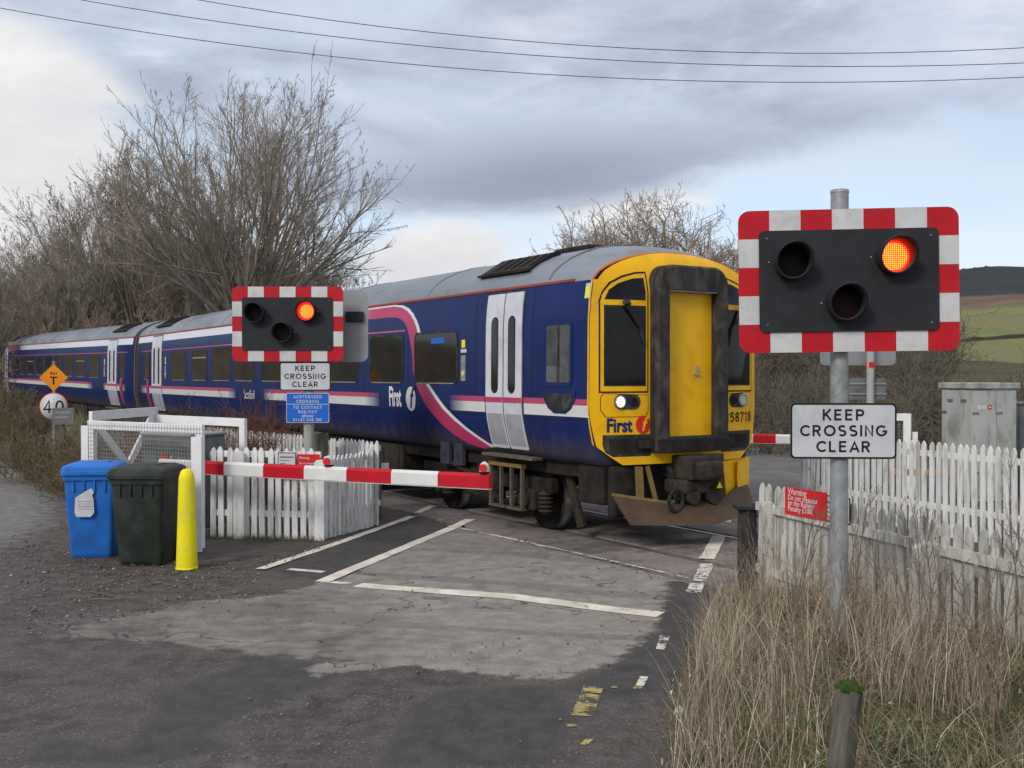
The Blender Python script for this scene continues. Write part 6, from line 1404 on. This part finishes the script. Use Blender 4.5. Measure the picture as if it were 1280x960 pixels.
# grass behind the near right fence and along the tracks
def area(nm, poly, n, h0, h1, seed, cols, wts, zfn, w=.006, lean=(.2, .9)):
    r_ = np.random.RandomState(seed); X, Y, d = scatter(r_, poly, n, 0.02); m_ = len(X); cl = np.clip(fbm(X*.8, Y*.8, 3, seed)*2-.3, .35, 1.4)
    Z = zfn(X, Y) if zfn else np.zeros(m_); blades(nm, X, Y, Z-.02, r_.uniform(h0, h1, m_)*cl, np.full(m_, w), r_.uniform(*lean, m_), palette(r_, m_, cols, wts), seed, 3)
area('verge_grass', VL, 34000, .12, .62, 21, [GREEN, OLIVE, STRAW, BROWN, GREY], [2.5, 3, 3, 2, 2], lambda X, Y: hvl(X, Y), .011)
area('verge_grass', [(-6.3, 15.4), (-5.6, 13.7), (-3.3, 13.6), (-2.2, 13.5), (-2.0, 14.3), (-3.6, 16.6), (-6.8, 20.5), (-8.6, 20)], 6000, .08, .35, 22, [GREEN, OLIVE, STRAW, BROWN], [1.5, 2, 2, 3], lambda X, Y: hvl(X, Y), .007)
area('verge_grass', [(3.0, 23.6), (4.3, 23.4), (6.0, 30), (9.2, 35.2), (22, 38.5), (40, 42), (40, 50), (9, 41), (4, 33)], 16000, .15, .6, 23, [GREEN, OLIVE, STRAW, (.24, .15, .10)], [2, 2, 3, 3], lambda X, Y: np.maximum(0, hbk(X, Y)), .013)
area('verge_grass', [(6.5, 17.3), (7.6, 21), (9.6, 26.5), (13, 30), (24, 31), (24, 14), (9, 10), (7.2, 12)], 15000, .08, .3, 24, [GREEN, OLIVE, STRAW, GREY], [2, 2, 2, 2], None, .011)
area('weeds', [(2.4, 9.6), (3.7, 6.6), (5.0, 3.6), (6.5, 4), (5.4, 8), (3.6, 10.2)], 7000, .08, .4, 25, [OLIVE, STRAW, BROWN, GREY], [1, 2, 2, 2], None, .006)
# tufts at the foot of the left fence
rs = np.random.RandomState(9); n = 900; tt_ = rs.uniform(0, 1, n); X = -3.8+tt_*1.45+rs.normal(0, .05, n); Y = 13.22-tt_*.2+rs.normal(-.04, .06, n)
blades('fence_foot_grass', X, Y, np.zeros(n), rs.uniform(.03, .10, n), np.full(n, .006), rs.uniform(.2, .9, n), palette(rs, n, [OLIVE, BROWN, GREEN], [2, 2, 1]), 4, 2)
# tall dead weed stems in the verge, each one its own plant
M['stem'] = pmat('dead_weed_stem', (.15, .10, .07, 1), (.22, .165, .12, 1), 8, .9)
ds = []
for k in range(3):
    r_ = thing('dead_weed', (0, 0, 0), 0, 'tall thin dead weed stem rising from the dry grass at the lower right', 'weed', 'dead weed stems in the right verge')
    rs = np.random.RandomState(300+k); P_, R_ = grow(rs, np.zeros((1, 3)), np.array([[rs.uniform(-.1, .1), 0, 1.]]), np.array([.85+.15*k]), np.array([.0048]), 8, .05, .02, .35)
    out = [tubes('s', P_, R_, 5, None)]; st, dd, LL, rr = kids(rs, P_, R_, 8+4*k, .35, .98, .6, .22, .7, np.array([.9])); P2, R2 = grow(rs, st, dd, LL, np.maximum(rr*.7, .0016), 4, .12, .12, .5); out.append(tubes('s', P2, R2, 4, None))
    st, dd, LL, rr = kids(rs, P2, R2, 3, .4, 1., .6, .4, .8, LL); P3, R3 = grow(rs, st, dd, LL, np.full(len(st), .0013), 3, .1, .1, .8); out.append(tubes('s', P3, R3, 3, None))
    V, F = merge(out); put(bpy.data.objects.new('stem', mesh_np('stem', V, F, M['stem'], True)), r_); ds.append(r_)
wsp = []
for k in range(46):
    while True:
        x = q.uniform(.9, 4.2); y = q.uniform(3.6, 9.0)
        if sdf(VRv, np.array([x]), np.array([y]))[0] > .25: break
    wsp.append((x, y))
for k, (x, y) in enumerate(wsp):
    o = ds[k % 3] if k < 3 else dupe(ds[k % 3]); s = q.uniform(.65, 1.15)
    o.location = (x, y, hv(x, y)*0+float(hvr(np.array([[x]]), np.array([[y]]))[0, 0])); o.rotation_euler = (q.uniform(-.15, .15), q.uniform(-.22, .22), q.uniform(0, 6)); o.scale = (s, s, s)
# brambles arching over the verge
rs = np.random.RandomState(88); n = 260; X, Y, d = scatter(rs, VRv, n, .1); a = rs.uniform(0, 2*pi, len(X))
P_, R_ = grow(rs, np.stack([X, Y, zf(X, Y)], 1), np.stack([np.cos(a)*.6, np.sin(a)*.6, np.ones(len(X))], 1), rs.uniform(.4, .95, len(X)), np.full(len(X), .0026), 7, .16, -.16, .5)
V, F = tubes('s', P_, R_, 4, None); put(bpy.data.objects.new('bramble_canes', mesh_np('bramble_canes', V, F, M['stem'], True)), kind='stuff')
# leaf litter and loose stones
rs = np.random.RandomState(12); n = 5200; X, Y, d = scatter(rs, VRv, n, -.1); n = len(X); s = rs.uniform(.006, .022, n); a = rs.uniform(0, 2*pi, n); tl = rs.uniform(-.6, .6, (n, 2))
V = np.zeros((n, 4, 3)); cx = np.array([(-1, 0), (0, -.6), (1, 0), (0, .6)])
for i in range(4):
    px_, py_ = cx[i]; ux = px_*np.cos(a)-py_*np.sin(a); uy = px_*np.sin(a)+py_*np.cos(a); V[:, i] = np.stack([X+ux*s, Y+uy*s, zf(X, Y)+.02+rs.uniform(0, .05, n)+ux*s*tl[:, 0]+uy*s*tl[:, 1]], 1)
C = np.concatenate([np.repeat(palette(rs, n, [BROWN, (.22, .13, .08), (.11, .08, .06), PALE], [4, 2, 3, 1]), 4, 0), np.ones((n*4, 1))], 1)
put(bpy.data.objects.new('fallen_leaves', mesh_np('fallen_leaves', V.reshape(-1, 3), np.arange(n*4).reshape(n, 4), M['stalk'], False, None, C)), kind='stuff')
def stones(nm, X, Y, Z, s, seed, cols, wts):
    rs = np.random.RandomState(seed); n = len(X); b_ = np.array([(1, 0, 0), (-1, 0, 0), (0, 1, 0), (0, -1, 0), (0, 0, .7), (0, 0, -.7)]); f = np.array([(0, 2, 4), (2, 1, 4), (1, 3, 4), (3, 0, 4), (2, 0, 5), (1, 2, 5), (3, 1, 5), (0, 3, 5)])
    V = b_[None]*s[:, None, None]*rs.uniform(.6, 1.3, (n, 6, 1)); a = rs.uniform(0, 6.28, n); c_, s_ = np.cos(a)[:, None], np.sin(a)[:, None]
    V = np.stack([V[..., 0]*c_-V[..., 1]*s_, V[..., 0]*s_+V[..., 1]*c_, V[..., 2]], -1)+np.stack([X, Y, Z], 1)[:, None]; F = (f[None]+np.arange(n)[:, None, None]*6).reshape(-1, 3)
    C = np.concatenate([np.repeat(palette(rs, n, cols, wts), 6, 0), np.ones((n*6, 1))], 1); put(bpy.data.objects.new(nm, mesh_np(nm, V.reshape(-1, 3), F, M['stalk'], False, None, C)), kind='stuff')
rs = np.random.RandomState(31); DP = gpoly((20, 660), (110, 700), (250, 702), (330, 700), (470, 660), (325, 716), (340, 745), (240, 760), (40, 800), (0, 760), (0, 700)); X, Y, d = scatter(rs, DP, 2600, 0); n = len(X)
stones('gravel', X, Y, np.full(n, .008), rs.gamma(2, .0035, n).clip(.003, .03), 31, [(.16, .13, .115), (.24, .21, .19), (.10, .08, .07), (.33, .31, .28)], [3, 2, 3, 1])
X = rs.uniform(-5, 2.2, 5200); Y = rs.uniform(4.2, 11, 5200); n = len(X); k = fbm(X*.9, Y*.9, 3, 70) > .5; X, Y = X[k], Y[k]; n = len(X)
stones('gravel', X, Y, np.full(n, .012), rs.gamma(2, .0022, n).clip(.002, .014), 32, [(.16, .12, .11), (.24, .19, .17), (.09, .075, .07)], [3, 2, 3])
P = [tw(-1.1, 9.2), tw(-1.1, 22), tw(-.2, 22), tw(-.2, 9.2)]; X, Y, d = scatter(rs, P, 3500, 0); n = len(X); stones('ballast_stones', X, Y, np.full(n, -.03), rs.uniform(.02, .04, n), 33, [(.14, .13, .12), (.2, .18, .16), (.09, .07, .06)], [3, 2, 3])
P = [tw(-1.8, -6.3), tw(-1.8, -16), tw(4, -16), tw(4, -6.3)]; X, Y, d = scatter(rs, P, 9000, 0); n = len(X); stones('ballast_stones', X, Y, np.full(n, -.05), rs.uniform(.02, .045, n), 34, [(.14, .13, .12), (.2, .18, .16), (.09, .07, .06)], [3, 2, 3])
# ---------------------------------------------------------------- hill woodland, hedges and field walls
rs = np.random.RandomState(44); parts = []; n = 0; cv = []; cf = []
hx_ = rs.uniform(60, 560, 2600); hy_ = rs.uniform(560, 900, 2600); V = []; F = []
Z = None
A, B_ = hx_, hy_; rg = np.clip((A+40)/420, 0, 1); rg = rg*rg*(3-2*rg); kq = np.clip((B_-170)/560, 0, 1); pf = kq**1.25*(1.6-.6*kq)
Z = -3+pf*(28+50*rg)+(fbm(A/120, B_/120, 4, 31)-.5)*14*kq+(fbm(A/25, B_/25, 3, 33)-.5)*2.5*kq
keep = (Z > 45) & (A % 7 < 2.5); A, B_, Z = A[keep], B_[keep], Z[keep]; n = len(A); hh = rs.uniform(.3, 1.3, n); k = 6; an = np.arange(k)*2*pi/k
V = np.zeros((n, k+1, 3)); V[:, :k, 0] = A[:, None]+np.cos(an)*2.6*rs.uniform(.8, 1.2, (n, k)); V[:, :k, 1] = B_[:, None]+np.sin(an)*2.6; V[:, :k, 2] = Z[:, None]-1; V[:, k] = np.stack([A, B_, Z+hh], 1)
F = np.stack([np.stack([np.full(k, k), np.arange(k), (np.arange(k)+1) % k], 1)]*n)+(np.arange(n)*(k+1))[:, None, None]
M['conifer'] = pmat('dark_conifer_wood', (.030, .042, .040, 1), (.045, .052, .045, 1), .1, 1.)
put(bpy.data.objects.new('conifer_wood', mesh_np('conifer_wood', V.reshape(-1, 3), F.reshape(-1, 3), M['conifer'])), kind='stuff')
M['hedge'] = pmat('dark_hedge', (.045, .045, .03, 1), (.07, .06, .045, 1), .3, 1.)
for pts, lb in (([(100, 330), (190, 345), (330, 372), (480, 390)], 'upper dark hedge line crossing the green hillside at the right'), ([(90, 270), (150, 262), (230, 268), (360, 270)], 'lower hedge line crossing the green hillside above the large cabinet')):
    r_ = thing('hedge', (0, 0, 0), 0, lb, 'hedge', 'hedges on the hillside'); V = []; F = []
    P = []
    for (a, b1_), (c_, d_) in zip(pts, pts[1:]):
        for k in range(24): P.append((a+(c_-a)*k/24, b1_+(d_-b1_)*k/24))
    for i, (x, y) in enumerate(P):
        z = hill_z(x, y); hgt = 1.0+q.uniform(-.3, .5); V += [(x, y-.6, z-.5), (x, y-.5, z+hgt*.8), (x, y, z+hgt), (x, y+.6, z-.5)]
    for i in range(len(P)-1):
        for j in range(3): F.append((4*i+j, 4*i+j+1, 4*i+j+5, 4*i+j+4))
    put(bpy.data.objects.new('hedge_body', mesh_np('hedge_body', V, F, M['hedge'])), r_)
print('objects', len(bpy.data.objects), 'tris', sum(len(o.data.polygons)*2 for o in bpy.data.objects if o.type == 'MESH'))
